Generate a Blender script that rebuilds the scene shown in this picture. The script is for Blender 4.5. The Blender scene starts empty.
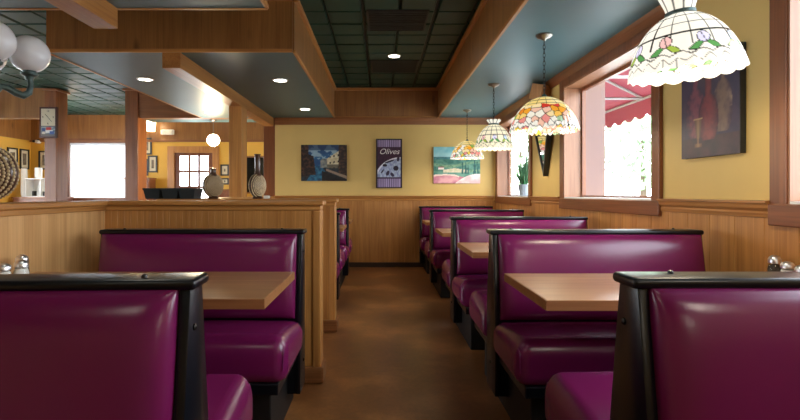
import bpy, bmesh, math, random
from mathutils import Vector, Matrix, noise
random.seed(7)
PI = math.pi
scene = bpy.context.scene
COL = scene.collection

# ------------------------------------------------------------------ materials
def s2l(c):
    return tuple(((x / 12.92) if x <= 0.04045 else ((x + 0.055) / 1.055) ** 2.4) for x in c)
def rgb(r, g, b):
    return s2l((r / 255., g / 255., b / 255.))
MATS = {}
def new_mat(name):
    m = bpy.data.materials.new(name); m.use_nodes = True
    nt = m.node_tree; b = nt.nodes['Principled BSDF']
    MATS[name] = m
    return m, nt, b
def N(nt, t, **kw):
    n = nt.nodes.new(t)
    for k, v in kw.items():
        setattr(n, k, v)
    return n
def plain(name, c, rough=.5, metal=0., spec=.5, var=.0, vscale=6., bump=0., bscale=200., coat=0.):
    m, nt, b = new_mat(name)
    b.inputs['Base Color'].default_value = (*c, 1)
    b.inputs['Roughness'].default_value = rough
    b.inputs['Metallic'].default_value = metal
    b.inputs['Specular IOR Level'].default_value = spec
    b.inputs['Coat Weight'].default_value = coat
    tc = N(nt, 'ShaderNodeTexCoord')
    if var:
        nz = N(nt, 'ShaderNodeTexNoise'); nz.inputs['Scale'].default_value = vscale; nz.inputs['Detail'].default_value = 4
        nt.links.new(tc.outputs['Object'], nz.inputs['Vector'])
        r = N(nt, 'ShaderNodeValToRGB')
        r.color_ramp.elements[0].position = .3; r.color_ramp.elements[1].position = .7
        r.color_ramp.elements[0].color = (*[x * (1 - var) for x in c], 1)
        r.color_ramp.elements[1].color = (*[min(1, x * (1 + var)) for x in c], 1)
        nt.links.new(nz.outputs['Fac'], r.inputs['Fac']); nt.links.new(r.outputs['Color'], b.inputs['Base Color'])
    if bump:
        nz = N(nt, 'ShaderNodeTexNoise'); nz.inputs['Scale'].default_value = bscale; nz.inputs['Detail'].default_value = 2
        nt.links.new(tc.outputs['Object'], nz.inputs['Vector'])
        bp = N(nt, 'ShaderNodeBump'); bp.inputs['Strength'].default_value = bump; bp.inputs['Distance'].default_value = .002
        nt.links.new(nz.outputs['Fac'], bp.inputs['Height']); nt.links.new(bp.outputs['Normal'], b.inputs['Normal'])
    return m
def wood(name, dark, light, axis=2, rough=.38, scale=1., coat=.15, knots=0.):
    """stained veneer, grain along the given object axis"""
    m, nt, b = new_mat(name)
    tc = N(nt, 'ShaderNodeTexCoord')
    mp = N(nt, 'ShaderNodeMapping')
    s = [9. * scale] * 3; s[axis] = .75 * scale
    mp.inputs['Scale'].default_value = s
    nt.links.new(tc.outputs['Object'], mp.inputs['Vector'])
    n1 = N(nt, 'ShaderNodeTexNoise'); n1.inputs['Scale'].default_value = 1.3; n1.inputs['Detail'].default_value = 5; n1.inputs['Distortion'].default_value = .6
    nt.links.new(mp.outputs['Vector'], n1.inputs['Vector'])
    mp2 = N(nt, 'ShaderNodeMapping')
    s2 = [95. * scale] * 3; s2[axis] = 2.2 * scale
    mp2.inputs['Scale'].default_value = s2
    nt.links.new(tc.outputs['Object'], mp2.inputs['Vector'])
    n2 = N(nt, 'ShaderNodeTexNoise'); n2.inputs['Scale'].default_value = 1.; n2.inputs['Detail'].default_value = 3
    nt.links.new(mp2.outputs['Vector'], n2.inputs['Vector'])
    mix = N(nt, 'ShaderNodeMath', operation='MULTIPLY_ADD')
    nt.links.new(n2.outputs['Fac'], mix.inputs[0]); mix.inputs[1].default_value = .45
    sub = N(nt, 'ShaderNodeMath', operation='MULTIPLY'); sub.inputs[1].default_value = .62
    nt.links.new(n1.outputs['Fac'], sub.inputs[0]); nt.links.new(sub.outputs[0], mix.inputs[2])
    r = N(nt, 'ShaderNodeValToRGB')
    r.color_ramp.elements[0].position = .33; r.color_ramp.elements[1].position = .72
    r.color_ramp.elements[0].color = (*dark, 1); r.color_ramp.elements[1].color = (*light, 1)
    nt.links.new(mix.outputs[0], r.inputs['Fac'])
    out = r.outputs['Color']
    if knots:
        mk = N(nt, 'ShaderNodeMapping'); k = [4.2] * 3; k[axis] = 1.7; mk.inputs['Scale'].default_value = k
        nt.links.new(tc.outputs['Object'], mk.inputs['Vector'])
        vo = N(nt, 'ShaderNodeTexVoronoi'); vo.inputs['Scale'].default_value = 1.; nt.links.new(mk.outputs['Vector'], vo.inputs['Vector'])
        kr = N(nt, 'ShaderNodeValToRGB'); kr.color_ramp.elements[0].position = .04; kr.color_ramp.elements[1].position = .16
        kr.color_ramp.elements[0].color = (1 - knots,) * 3 + (1,); kr.color_ramp.elements[1].color = (1, 1, 1, 1)
        nt.links.new(vo.outputs['Distance'], kr.inputs['Fac'])
        mm = N(nt, 'ShaderNodeMix', data_type='RGBA', blend_type='MULTIPLY'); mm.inputs[0].default_value = 1
        nt.links.new(out, mm.inputs[6]); nt.links.new(kr.outputs['Color'], mm.inputs[7]); out = mm.outputs[2]
    nt.links.new(out, b.inputs['Base Color'])
    b.inputs['Roughness'].default_value = rough
    b.inputs['Coat Weight'].default_value = coat; b.inputs['Coat Roughness'].default_value = .25
    bp = N(nt, 'ShaderNodeBump'); bp.inputs['Strength'].default_value = .12; bp.inputs['Distance'].default_value = .001
    nt.links.new(n2.outputs['Fac'], bp.inputs['Height']); nt.links.new(bp.outputs['Normal'], b.inputs['Normal'])
    return m
def emit(name, c, strength, base=(.8, .8, .8)):
    m, nt, b = new_mat(name)
    b.inputs['Base Color'].default_value = (*base, 1)
    b.inputs['Emission Color'].default_value = (*c, 1); b.inputs['Emission Strength'].default_value = strength
    return m
def attr_mat(name, rough=.5, emission=0., spec=.5):
    m, nt, b = new_mat(name)
    a = N(nt, 'ShaderNodeVertexColor'); a.layer_name = 'Col'
    if emission:
        dk = N(nt, 'ShaderNodeMix', data_type='RGBA', blend_type='MULTIPLY'); dk.inputs[0].default_value = 1; dk.inputs[7].default_value = (.35, .35, .35, 1)
        nt.links.new(a.outputs['Color'], dk.inputs[6]); nt.links.new(dk.outputs[2], b.inputs['Base Color'])
    else:
        nt.links.new(a.outputs['Color'], b.inputs['Base Color'])
    b.inputs['Roughness'].default_value = rough; b.inputs['Specular IOR Level'].default_value = spec
    if emission:
        nt.links.new(a.outputs['Color'], b.inputs['Emission Color']); b.inputs['Emission Strength'].default_value = emission
    return m
def pane_mat(name, tint=(1, 1, 1)):
    m, nt, b = new_mat(name)
    nt.nodes.remove(b)
    tr = N(nt, 'ShaderNodeBsdfTransparent'); tr.inputs['Color'].default_value = (*tint, 1)
    gl = N(nt, 'ShaderNodeBsdfGlossy'); gl.inputs['Roughness'].default_value = .02
    fr = N(nt, 'ShaderNodeFresnel'); fr.inputs['IOR'].default_value = 1.3
    mx = N(nt, 'ShaderNodeMixShader')
    ge = N(nt, 'ShaderNodeNewGeometry'); iv = N(nt, 'ShaderNodeMath', operation='SUBTRACT'); iv.inputs[0].default_value = 1
    ml = N(nt, 'ShaderNodeMath', operation='MULTIPLY')
    nt.links.new(ge.outputs['Backfacing'], iv.inputs[1]); nt.links.new(iv.outputs[0], ml.inputs[0]); nt.links.new(fr.outputs[0], ml.inputs[1])
    nt.links.new(ml.outputs[0], mx.inputs[0]); nt.links.new(tr.outputs[0], mx.inputs[1]); nt.links.new(gl.outputs[0], mx.inputs[2])
    nt.links.new(mx.outputs[0], nt.nodes['Material Output'].inputs['Surface'])
    return m
def thin_cloth(name, c, fac=.5):
    m, nt, b = new_mat(name)
    tl = N(nt, 'ShaderNodeBsdfTranslucent'); tl.inputs['Color'].default_value = (*c, 1)
    b.inputs['Base Color'].default_value = (*c, 1); b.inputs['Roughness'].default_value = .8
    mx = N(nt, 'ShaderNodeMixShader'); mx.inputs[0].default_value = fac
    nt.links.new(b.outputs[0], mx.inputs[1]); nt.links.new(tl.outputs[0], mx.inputs[2])
    nt.links.new(mx.outputs[0], nt.nodes['Material Output'].inputs['Surface'])
    return m

OAKD, OAKL = rgb(158, 102, 48), rgb(206, 148, 82)
BRD, BRL = rgb(116, 70, 38), rgb(158, 104, 60)
RDD, RDL = rgb(100, 54, 28), rgb(142, 84, 47)
for ax, nm in ((0, 'x'), (1, 'y'), (2, 'z')):
    wood('oak_' + nm, OAKD, OAKL, ax)
    wood('brown_' + nm, BRD, BRL, ax)
    wood('redwood_' + nm, RDD, RDL, ax)
wood('veneer', rgb(194, 142, 86), rgb(232, 186, 128), 2, knots=.35)
wood('fascia_wood', rgb(124, 82, 42), rgb(166, 116, 64), 2, knots=.45, rough=.34)
wood('post_wood', rgb(112, 62, 28), rgb(150, 90, 44), 2)
wood('fir', rgb(146, 94, 46), rgb(190, 134, 74), 1, knots=.0)
wood('jamb_wood', rgb(132, 88, 60), rgb(166, 116, 82), 2, rough=.4)
wood('table_wood', rgb(142, 98, 56), rgb(184, 138, 86), 0, rough=.3, scale=1.3, coat=.3)
wood('table_edge', rgb(140, 90, 52), rgb(176, 122, 76), 0, rough=.35, scale=1.3)
plain('yellow', rgb(216, 184, 110), .6, var=.04, vscale=2.5)
plain('gold_far', rgb(226, 178, 74), .6, var=.04, vscale=2.5)
plain('soffit', rgb(78, 116, 126), .42, spec=.45, var=.06, vscale=1.2)
plain('tile', rgb(22, 64, 54), .46, spec=.3, var=.12, vscale=1.7)
plain('tile_gap', rgb(14, 20, 18), .6)
plain('vinyl', rgb(112, 25, 80), .24, spec=.5, bump=.08, bscale=350, var=.05, vscale=4)
plain('piping', rgb(124, 34, 98), .3)
plain('black', rgb(10, 14, 22), .28, spec=.4, bump=.08, bscale=160)
plain('dark_base', rgb(52, 34, 22), .5)
plain('black_matte', rgb(13, 14, 16), .55)
plain('chrome', (.8, .8, .82), .3, 1.)
plain('nickel', (.30, .28, .25), .32, 1.)
plain('iron', rgb(40, 36, 32), .4, .8)
plain('bronze', rgb(74, 92, 92), .45, .55, var=.35, vscale=30)
plain('white', rgb(236, 236, 232), .45)
plain('white_china', rgb(238, 236, 228), .25)
plain('globe', rgb(226, 229, 236), .18, spec=.5)
plain('clay_pot', rgb(150, 160, 168), .35)
plain('leaf', rgb(40, 96, 54), .4, var=.3, vscale=30)
plain('tub', rgb(24, 40, 46), .5)
plain('salt', rgb(244, 242, 236), .8)
plain('pepper', rgb(70, 60, 52), .9)
plain('frame_dark', rgb(28, 34, 40), .4)
plain('frame_red', rgb(70, 28, 24), .35)
plain('mat_cream', rgb(222, 214, 190), .7)
plain('print_grey', rgb(120, 110, 96), .7, var=.5, vscale=14)
plain('concrete_out', rgb(196, 194, 188), .9, var=.05)
plain('stucco', rgb(122, 100, 97), .9)
plain('bark', rgb(90, 74, 60), .9)
plain('tree_leaf', rgb(150, 188, 138), .6, var=.3, vscale=2)
plain('glass_dark', rgb(20, 22, 24), .12)
plain('vase_dark', rgb(76, 50, 36), .3, coat=.3)
plain('vase_bead', rgb(196, 176, 138), .4, var=.35, vscale=60)
plain('awning_bar', rgb(150, 152, 160), .4)
emit('lamp_white', (1, .95, .86), 14.)
emit('sconce_glow', (1, .72, .36), 3.2)
emit('globe_lit', (1, .86, .62), 26.)
emit('bulb', (1, .85, .6), 10.)
attr_mat('picture', .45)
attr_mat('stained_glass', .25, emission=.7)
attr_mat('stained_glass_bright', .25, emission=.84)
pane_mat('pane')
pane_mat('jar_glass', (.93, .95, .95))
thin_cloth('awning_cloth', rgb(164, 96, 112), .45)
thin_cloth('blind_cloth', rgb(236, 238, 242), .6)
m, nt, b = new_mat('mirror_glass'); b.inputs['Base Color'].default_value = (.85, .86, .86, 1); b.inputs['Metallic'].default_value = 1; b.inputs['Roughness'].default_value = .03

# stained concrete floor
m, nt, b = new_mat('floor_stain')
tc = N(nt, 'ShaderNodeTexCoord')
n1 = N(nt, 'ShaderNodeTexNoise'); n1.inputs['Scale'].default_value = 1.5; n1.inputs['Detail'].default_value = 7; n1.inputs['Roughness'].default_value = .62
n2 = N(nt, 'ShaderNodeTexNoise'); n2.inputs['Scale'].default_value = 40; n2.inputs['Detail'].default_value = 3
nt.links.new(tc.outputs['Object'], n1.inputs['Vector']); nt.links.new(tc.outputs['Object'], n2.inputs['Vector'])
r = N(nt, 'ShaderNodeValToRGB'); e = r.color_ramp.elements
e[0].position = .3; e[0].color = (*rgb(104, 66, 38), 1); e[1].position = .68; e[1].color = (*rgb(176, 120, 70), 1)
e2 = r.color_ramp.elements.new(.5); e2.color = (*rgb(132, 86, 48), 1)
nt.links.new(n1.outputs['Fac'], r.inputs['Fac'])
mm = N(nt, 'ShaderNodeMix', data_type='RGBA', blend_type='OVERLAY'); mm.inputs[0].default_value = .25
nt.links.new(r.outputs['Color'], mm.inputs[6]); nt.links.new(n2.outputs['Fac'], mm.inputs[7])
nt.links.new(mm.outputs[2], b.inputs['Base Color'])
rr = N(nt, 'ShaderNodeMapRange'); rr.inputs[3].default_value = .22; rr.inputs[4].default_value = .42
nt.links.new(n1.outputs['Fac'], rr.inputs[0]); nt.links.new(rr.outputs[0], b.inputs['Roughness'])

# ------------------------------------------------------------------ mesh builder
class MB:
    def __init__(s):
        s.v = []; s.f = []; s.c = None
    def add(s, vs, fs):
        k = len(s.v); s.v += [tuple(p) for p in vs]; s.f += [tuple(i + k for i in f) for f in fs]
        return s
    def bm(s, bm):
        bm.verts.ensure_lookup_table(); bm.verts.index_update()
        return s.add([v.co[:] for v in bm.verts], [[v.index for v in f.verts] for f in bm.faces])
    def box(s, x0, x1, y0, y1, z0, z1, bev=0., seg=2):
        bm = bmesh.new(); bmesh.ops.create_cube(bm, size=1)
        for v in bm.verts:
            v.co = Vector((x0 + (v.co.x + .5) * (x1 - x0), y0 + (v.co.y + .5) * (y1 - y0), z0 + (v.co.z + .5) * (z1 - z0)))
        if bev:
            bmesh.ops.bevel(bm, geom=bm.edges[:], offset=bev, segments=seg, affect='EDGES', profile=.5)
        s.bm(bm); bm.free(); return s
    def rbox(s, x0, x1, y0, y1, z0, z1, r, k=4, crown=0., mid=6, tilt=0.):
        """rounded box with a denser grid near its edges; crown swells the top"""
        lo, hi = Vector((x0, y0, z0)), Vector((x1, y1, z1))
        def ticks(a, b):
            t = [a + r * i / k for i in range(k)] + [a + r + (b - a - 2 * r) * i / mid for i in range(mid + 1)] + [b - r + r * i / k for i in range(1, k + 1)]
            return t
        T = [ticks(lo[i], hi[i]) for i in range(3)]
        bm = bmesh.new()
        for ax in range(3):
            a, b2 = [i for i in range(3) if i != ax]
            for side in (0, 1):
                g = []
                for ta in T[a]:
                    row = []
                    for tb in T[b2]:
                        p = [0, 0, 0]; p[a] = ta; p[b2] = tb; p[ax] = hi[ax] if side else lo[ax]
                        q = Vector([min(max(p[i], lo[i] + r), hi[i] - r) for i in range(3)])
                        d = Vector(p) - q
                        # map the cube corner region to the sphere
                        if d.length > 1e-9:
                            p2 = q + d.normalized() * r
                        else:
                            p2 = Vector(p)
                        if crown and p2.z > (z0 + z1) / 2:
                            u = (p2.x - x0) / (x1 - x0) * 2 - 1; w = (p2.y - y0) / (y1 - y0) * 2 - 1
                            p2.z += crown * (1 - abs(u) ** 4) * (1 - w * w) + abs(tilt) * (.5 + .5 * w * (1 if tilt > 0 else -1)) * (p2.z - (z0 + z1) / 2) / ((z1 - z0) / 2)
                        row.append(bm.verts.new(p2))
                    g.append(row)
                for i in range(len(g) - 1):
                    for j in range(len(g[0]) - 1):
                        q4 = [g[i][j], g[i + 1][j], g[i + 1][j + 1], g[i][j + 1]]
                        bm.faces.new(q4)
        bmesh.ops.remove_doubles(bm, verts=bm.verts[:], dist=1e-5)
        bmesh.ops.recalc_face_normals(bm, faces=bm.faces[:])
        s.bm(bm); bm.free(); return s
    def prism(s, pts, axis, a, b, bev=0.):
        """closed polygon pts (2D) extruded along axis 0/1/2 from a to b; other two axes in order"""
        bm = bmesh.new()
        def P(p, t):
            if axis == 0: return (t, p[0], p[1])
            if axis == 1: return (p[0], t, p[1])
            return (p[0], p[1], t)
        A = [bm.verts.new(P(p, a)) for p in pts]; B = [bm.verts.new(P(p, b)) for p in pts]
        n = len(pts)
        bm.faces.new(A); bm.faces.new(B[::-1])
        for i in range(n):
            bm.faces.new((A[i], B[i], B[(i + 1) % n], A[(i + 1) % n]))
        bmesh.ops.recalc_face_normals(bm, faces=bm.faces[:])
        if bev:
            bmesh.ops.bevel(bm, geom=bm.edges[:], offset=bev, segments=2, affect='EDGES', profile=.5)
        s.bm(bm); bm.free(); return s
    def lathe(s, prof, n=24, c=(0, 0, 0), cap=True):
        vs = []; fs = []
        for (r, z) in prof:
            for i in range(n):
                a = 2 * PI * i / n
                vs.append((c[0] + r * math.cos(a), c[1] + r * math.sin(a), c[2] + z))
        m_ = len(prof)
        for j in range(m_ - 1):
            for i in range(n):
                fs.append((j * n + i, j * n + (i + 1) % n, (j + 1) * n + (i + 1) % n, (j + 1) * n + i))
        if cap:
            if prof[0][0] > 1e-6: fs.append(tuple(range(n))[::-1])
            if prof[-1][0] > 1e-6: fs.append(tuple((m_ - 1) * n + i for i in range(n)))
        return s.add(vs, fs)
    def tube(s, pts, r, n=8, closed=False):
        pts = [Vector(p) for p in pts]; m_ = len(pts); vs = []; fs = []
        up = Vector((.13, .21, .97)).normalized()
        prev = None
        for i, p in enumerate(pts):
            if closed: t = (pts[(i + 1) % m_] - pts[i - 1]).normalized()
            else: t = (pts[min(i + 1, m_ - 1)] - pts[max(i - 1, 0)]).normalized()
            if prev is None:
                a = t.cross(up)
                if a.length < .05: a = t.cross(Vector((1, 0, 0)))
            else:
                a = prev - t * prev.dot(t)
            a.normalize(); b_ = t.cross(a); prev = a
            rr_ = r[i] if isinstance(r, (list, tuple)) else r
            for k in range(n):
                an = 2 * PI * k / n
                vs.append(p + a * rr_ * math.cos(an) + b_ * rr_ * math.sin(an))
        for i in range(m_ if closed else m_ - 1):
            for k in range(n):
                j = (i + 1) % m_
                fs.append((i * n + k, i * n + (k + 1) % n, j * n + (k + 1) % n, j * n + k))
        if not closed:
            fs.append(tuple(range(n))[::-1]); fs.append(tuple((m_ - 1) * n + k for k in range(n)))
        return s.add(vs, fs)
    def ball(s, c, r, n=20, m_=12, sc=(1, 1, 1), disp=None):
        vs = [(c[0], c[1], c[2] - r * sc[2])]; fs = []
        for j in range(1, m_):
            ph = -PI / 2 + PI * j / m_
            for i in range(n):
                a = 2 * PI * i / n
                d = Vector((math.cos(ph) * math.cos(a), math.cos(ph) * math.sin(a), math.sin(ph)))
                k = disp(a, ph) if disp else 1
                vs.append((c[0] + d.x * r * sc[0] * k, c[1] + d.y * r * sc[1] * k, c[2] + d.z * r * sc[2] * k))
        vs.append((c[0], c[1], c[2] + r * sc[2]))
        for i in range(n): fs.append((0, 1 + (i + 1) % n, 1 + i))
        for j in range(m_ - 2):
            for i in range(n):
                a = 1 + j * n
                fs.append((a + i, a + (i + 1) % n, a + n + (i + 1) % n, a + n + i))
        a = 1 + (m_ - 2) * n
        for i in range(n): fs.append((a + i, a + (i + 1) % n, len(vs) - 1))
        return s.add(vs, fs)
    def xf(s, M):
        s.v = [tuple(M @ Vector(p)) for p in s.v]; return s
    def build(s, name, mat, parent=None, smooth=None, colors=None, loc=None):
        me = bpy.data.meshes.new(name)
        me.from_pydata(s.v, [], s.f); me.update()
        if smooth is not None:
            me.polygons.foreach_set('use_smooth', [True] * len(me.polygons))
            me.set_sharp_from_angle(angle=math.radians(smooth))
        if colors:
            at = me.color_attributes.new('Col', 'FLOAT_COLOR', 'POINT')
            flat = []
            for c in colors: flat += [c[0], c[1], c[2], 1.]
            at.data.foreach_set('color', flat)
        me.materials.append(MATS[mat])
        o = bpy.data.objects.new(name, me); COL.objects.link(o)
        if parent: o.parent = parent
        if loc: o.location = loc
        return o
def tag(o, label=None, cat=None, group=None, kind=None):
    if label: o['label'] = label
    if cat: o['category'] = cat
    if group: o['group'] = group
    if kind: o['kind'] = kind
    return o
def thing(name, label, cat, loc=(0, 0, 0), rz=0., group=None):
    o = bpy.data.objects.new(name, None); COL.objects.link(o); o.empty_display_size = .1
    o.location = loc; o.rotation_euler = (0, 0, rz)
    return tag(o, label, cat, group)
def struct(o, label=None, cat=None):
    return tag(o, label, cat, kind='structure')
def copy_tree(o, parent=None):
    c = o.copy(); COL.objects.link(c); c.parent = parent
    for ch in list(o.children): copy_tree(ch, c)
    return c
def text(body, name, size, mat, parent, loc, rot=(PI / 2, 0, 0), shear=0., ext=.0008):
    cu = bpy.data.curves.new(name, 'FONT'); cu.body = body; cu.size = size; cu.align_x = 'CENTER'; cu.align_y = 'CENTER'
    cu.extrude = ext; cu.shear = shear
    tmp = bpy.data.objects.new(name, cu); COL.objects.link(tmp); bpy.context.view_layer.update()
    me = bpy.data.meshes.new_from_object(tmp.evaluated_get(bpy.context.evaluated_depsgraph_get())); me.name = name
    bpy.data.objects.remove(tmp); bpy.data.curves.remove(cu)
    me.materials.clear(); me.materials.append(MATS[mat])
    o = bpy.data.objects.new(name, me); COL.objects.link(o); o.parent = parent
    o.location = loc; o.rotation_euler = rot
    return o
def holed(mb, axis, p0, p1, u0, u1, v0, v1, holes):
    """slab between planes p0,p1 of axis 0 or 1, spanning u (other horizontal) and v (height), minus holes"""
    us = sorted({u0, u1} | {h[0] for h in holes} | {h[1] for h in holes}); us = [u for u in us if u0 <= u <= u1]
    for a, b_ in zip(us, us[1:]):
        mid = (a + b_) / 2
        cuts = sorted([(h[2], h[3]) for h in holes if h[0] < mid < h[1]])
        z = v0
        for c in cuts + [(v1, v1)]:
            if c[0] > z + 1e-6:
                if axis == 0: mb.box(p0, p1, a, b_, z, c[0])
                else: mb.box(a, b_, p0, p1, z, c[0])
            z = max(z, c[1])
    return mb

# ------------------------------------------------------------------ camera model
CAMH = 1.17
HS = 2.375      # soffit height
HT = 2.85       # tile ceiling
XR = 1.84       # right wall
YB = 7.97       # back wall
cam_d = bpy.data.cameras.new('Camera'); cam = bpy.data.objects.new('Camera', cam_d); COL.objects.link(cam)
cam.location = (0, 0, CAMH); cam.rotation_euler = (PI / 2, 0, 0)
cam_d.sensor_width = 36; cam_d.lens = 22.5
cam_d.shift_x = 19 / 800.; cam_d.shift_y = -16.5 / 800.
cam_d.clip_start = .02; cam_d.clip_end = 300
scene.camera = cam

YR = -3.2       # wall behind the camera
XL = -7.5       # far left wall
YF = 10.7       # far wall of the second dining room
# ------------------------------------------------------------------ floor, ceiling
struct(MB().box(XL - .2, XR + .2, YR - .2, YF + .2, -.1, 0).build('floor', 'floor_stain'), 'brown stained concrete floor of the dining room', 'floor')
mb = MB().box(XL - .2, XR + .2, YR - .2, YF + .2, HT + .03, HT + .12)
ceil = struct(mb.build('ceiling', 'tile_gap'), 'dark green tiled ceiling above the soffits', 'ceiling')
tl = MB(); T = .68
gx0 = -.17 - 30 * T
nx, ny = int((XR + .2 - gx0) / T) + 1, int((YF - YR) / T) + 1
VENTS = []
for i in range(nx):
    for j in range(ny):
        x0, y0 = gx0 + i * T, YR + j * T
        if x0 < XL - .1: continue
        for a in range(2):
            for b_ in range(2):
                xa, ya = x0 + .012 + a * (T - .012) / 2, y0 + .012 + b_ * (T - .012) / 2
                xb, yb = xa + (T - .012) / 2 - (.012 if a else .010), ya + (T - .012) / 2 - (.012 if b_ else .010)
                z0, z1, s_ = HT + .031, HT, .012
                tl.add([(xa, ya, z0), (xb, ya, z0), (xb, yb, z0), (xa, yb, z0), (xa + s_, ya + s_, z1), (xb - s_, ya + s_, z1), (xb - s_, yb - s_, z1), (xa + s_, yb - s_, z1)],
                       [(4, 7, 6, 5), (0, 1, 5, 4), (1, 2, 6, 5), (2, 3, 7, 6), (3, 0, 4, 7)])
tl.build('ceiling_tiles', 'tile', ceil)

# soffits (boxes whose underside is at HS)
def soffit(name, x0, x1, y0, y1, label):
    o = struct(MB().box(x0, x1, y0, y1, HS, HT + .01).build(name, 'soffit'), label, 'ceiling soffit')
    return o
XTL, XTR = -.752, .918
YA, YC = 3.25, 4.26
soffit('ceiling_soffit_right', XTR, XR, YR, YB, 'dark painted soffit over the booths along the windows')
soffit('ceiling_soffit_left', -2.84, XTL, YC, YB, 'dark painted soffit over the left booths behind the wood fascia')
soffit('ceiling_soffit_front', -5.5, XTL, YR, YA, 'dark painted soffit at the top left edge nearest the viewer')
soffit('ceiling_soffit_rear', -3.86, -1.69, YB + .16, 8.45, 'short soffit behind the wooden header in the far room')
# fascias: thin wood boards on the soffit sides, light edge strip below and crown strip on top
def fascia(name, x0, x1, y0, y1, label, vert, top=True):
    o = struct(MB().box(x0, x1, y0, y1, HS, HT).build(name, 'fascia_wood'), label, 'fascia')
    m1 = MB(); e = .012
    m1.box(x0 - e * vert[0], x1 + e * vert[1], y0 - e * vert[2], y1 + e * vert[3], HS - .006, HS + .022, .003)
    m1.build('edge_strip', 'oak_y' if (y1 - y0) > (x1 - x0) else 'oak_x', o)
    if top:
        m2 = MB(); e = .035
        m2.box(x0 - e * vert[0], x1 + e * vert[1], y0 - e * vert[2], y1 + e * vert[3], HT - .045, HT + .002, .008)
        m2.build('crown_strip', 'oak_y' if (y1 - y0) > (x1 - x0) else 'oak_x', o)
    return o
fascia('trim_fascia_right', XTR - .012, XTR, YR, YB, 'long wooden fascia on the right side of the raised tile ceiling', (1, 0, 0, 0))
fascia('trim_fascia_left', XTL, XTL + .012, YC, YB, 'wooden fascia on the left side of the raised tile ceiling', (0, 1, 0, 0))
fascia('trim_fascia_cross', -2.84, XTL, YC - .012, YC, 'broad wooden fascia facing the viewer under the left ceiling', (0, 0, 1, 0))
fascia('trim_fascia_end', XTL + .012, XTR - .012, YB - .012, YB, 'wooden fascia at the far end of the raised tile ceiling', (0, 0, 1, 0), True)
fascia('trim_fascia_near', XTL, XTL + .012, YR, YA, 'wooden fascia beside the nearest left soffit', (0, 1, 0, 0))
fascia('trim_fascia_near_end', -5.5, XTL + .012, YA, YA + .012, 'wooden fascia on the far edge of the nearest left soffit', (0, 0, 0, 1))
fascia('trim_fascia_outer', -2.852, -2.84, YC, YB, 'wooden fascia on the outer side of the left soffit', (1, 0, 0, 0))
# header between post and wall end, and left of the left post
struct(MB().box(-3.87, -2.852, YB, YB + .16, HS, HT).build('wall_header_middle', 'brown_x'), 'dark wooden header between the right post and the left soffit', 'header')
struct(MB().box(-2.852, -1.69, YB, YB + .16, HS, HT).build('wall_header_right', 'brown_x'), 'wooden header over the opening beside the yellow wall', 'header')
struct(MB().box(XL, -5.35, YB, YB + .16, HS, HT).build('wall_header_left', 'fascia_wood'), 'wooden header left of the post with the clock', 'header')

# ------------------------------------------------------------------ walls
WINS = [(3.26, 5.08, 1.025, 2.30), (6.07, 7.93, 1.025, 2.30), (.55, 2.335, 1.025, 2.30), (-2.3, -.4, 1.025, 2.30)]
CW = .098
WINS = WINS[:3]
holes = [(w[0] + CW, w[1] - CW, w[2] + CW, w[3] - .075) for w in WINS]
wr = MB(); holed(wr, 0, XR, XR + .2, YR, YB + .2, 0, HT, holes)
struct(wr.build('wall_right', 'yellow'), 'yellow painted wall with windows on the right', 'wall')
wb = MB().box(-1.69, XR, YB, YB + .15, 0, HT)
struct(wb.build('wall_back', 'yellow'), 'yellow painted end wall with three pictures', 'wall')

def beads(name, axis, p, u0, u1, z0, z1, sp, mat, label, d=.003, sgn=-1, cat='wainscot'):
    """beadboard: one ribbed sheet standing off plane p, grooves every sp"""
    prof = []; u = u0; g = .003
    n = max(1, round((u1 - u0) / sp)); sp = (u1 - u0) / n
    for i in range(n):
        a = u0 + i * sp
        prof += [(a, 0), (a + g, d), (a + sp - g, d)]
    prof.append((u1, 0))
    vs = []; fs = []
    off = .012
    for (u, h) in prof:
        q = p + sgn * (off - d + h)
        for z in (z0, z1):
            vs.append((q, u, z) if axis == 0 else (u, q, z))
    for i in range(len(prof) - 1):
        fs.append((2 * i, 2 * i + 2, 2 * i + 3, 2 * i + 1))
    m_ = MB().add(vs, fs)
    # top and ends
    if axis == 0: m_.box(min(p, p + sgn * (off - d)), max(p, p + sgn * (off - d)), u0, u1, z0, z1)
    else: m_.box(u0, u1, min(p, p + sgn * (off - d)), max(p, p + sgn * (off - d)), z0, z1)
    return struct(m_.build(name, mat), label, cat)
beads('wall_back_wainscot', 1, YB, -1.69, XR - .012, .0, 1.06, .052, 'oak_z', 'oak beadboard wainscot under the pictures on the end wall')
beads('wall_right_wainscot', 0, XR, YR, YB, .0, 1.06, .2, 'oak_z', 'brown oak wainscot under the windows')
# chair rails
def rail_prof(s=1):
    return [(0, 1.05), (-.018 * s, 1.055), (-.022 * s, 1.075), (-.014 * s, 1.085), (-.03 * s, 1.10), (-.036 * s, 1.122), (-.045 * s, 1.126), (-.045 * s, 1.135), (0, 1.138)]
k = 1
for (y0, y1, lab) in ((2.335, 3.26, 'light oak chair rail under the bottle painting'), (5.08, 6.07, 'light oak chair rail under the pointed mirror')):
    struct(MB().prism([(XR + p[0], p[1]) for p in rail_prof()], 1, y0 + .001, y1 - .001).build('trim_%d' % k, 'fir'), lab, 'chair rail'); k += 1
struct(MB().prism([(YB + p[0], p[1]) for p in rail_prof()], 0, -1.69, XR - .05).build('trim_3', 'oak_x'), 'oak chair rail along the end wall', 'chair rail')
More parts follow.
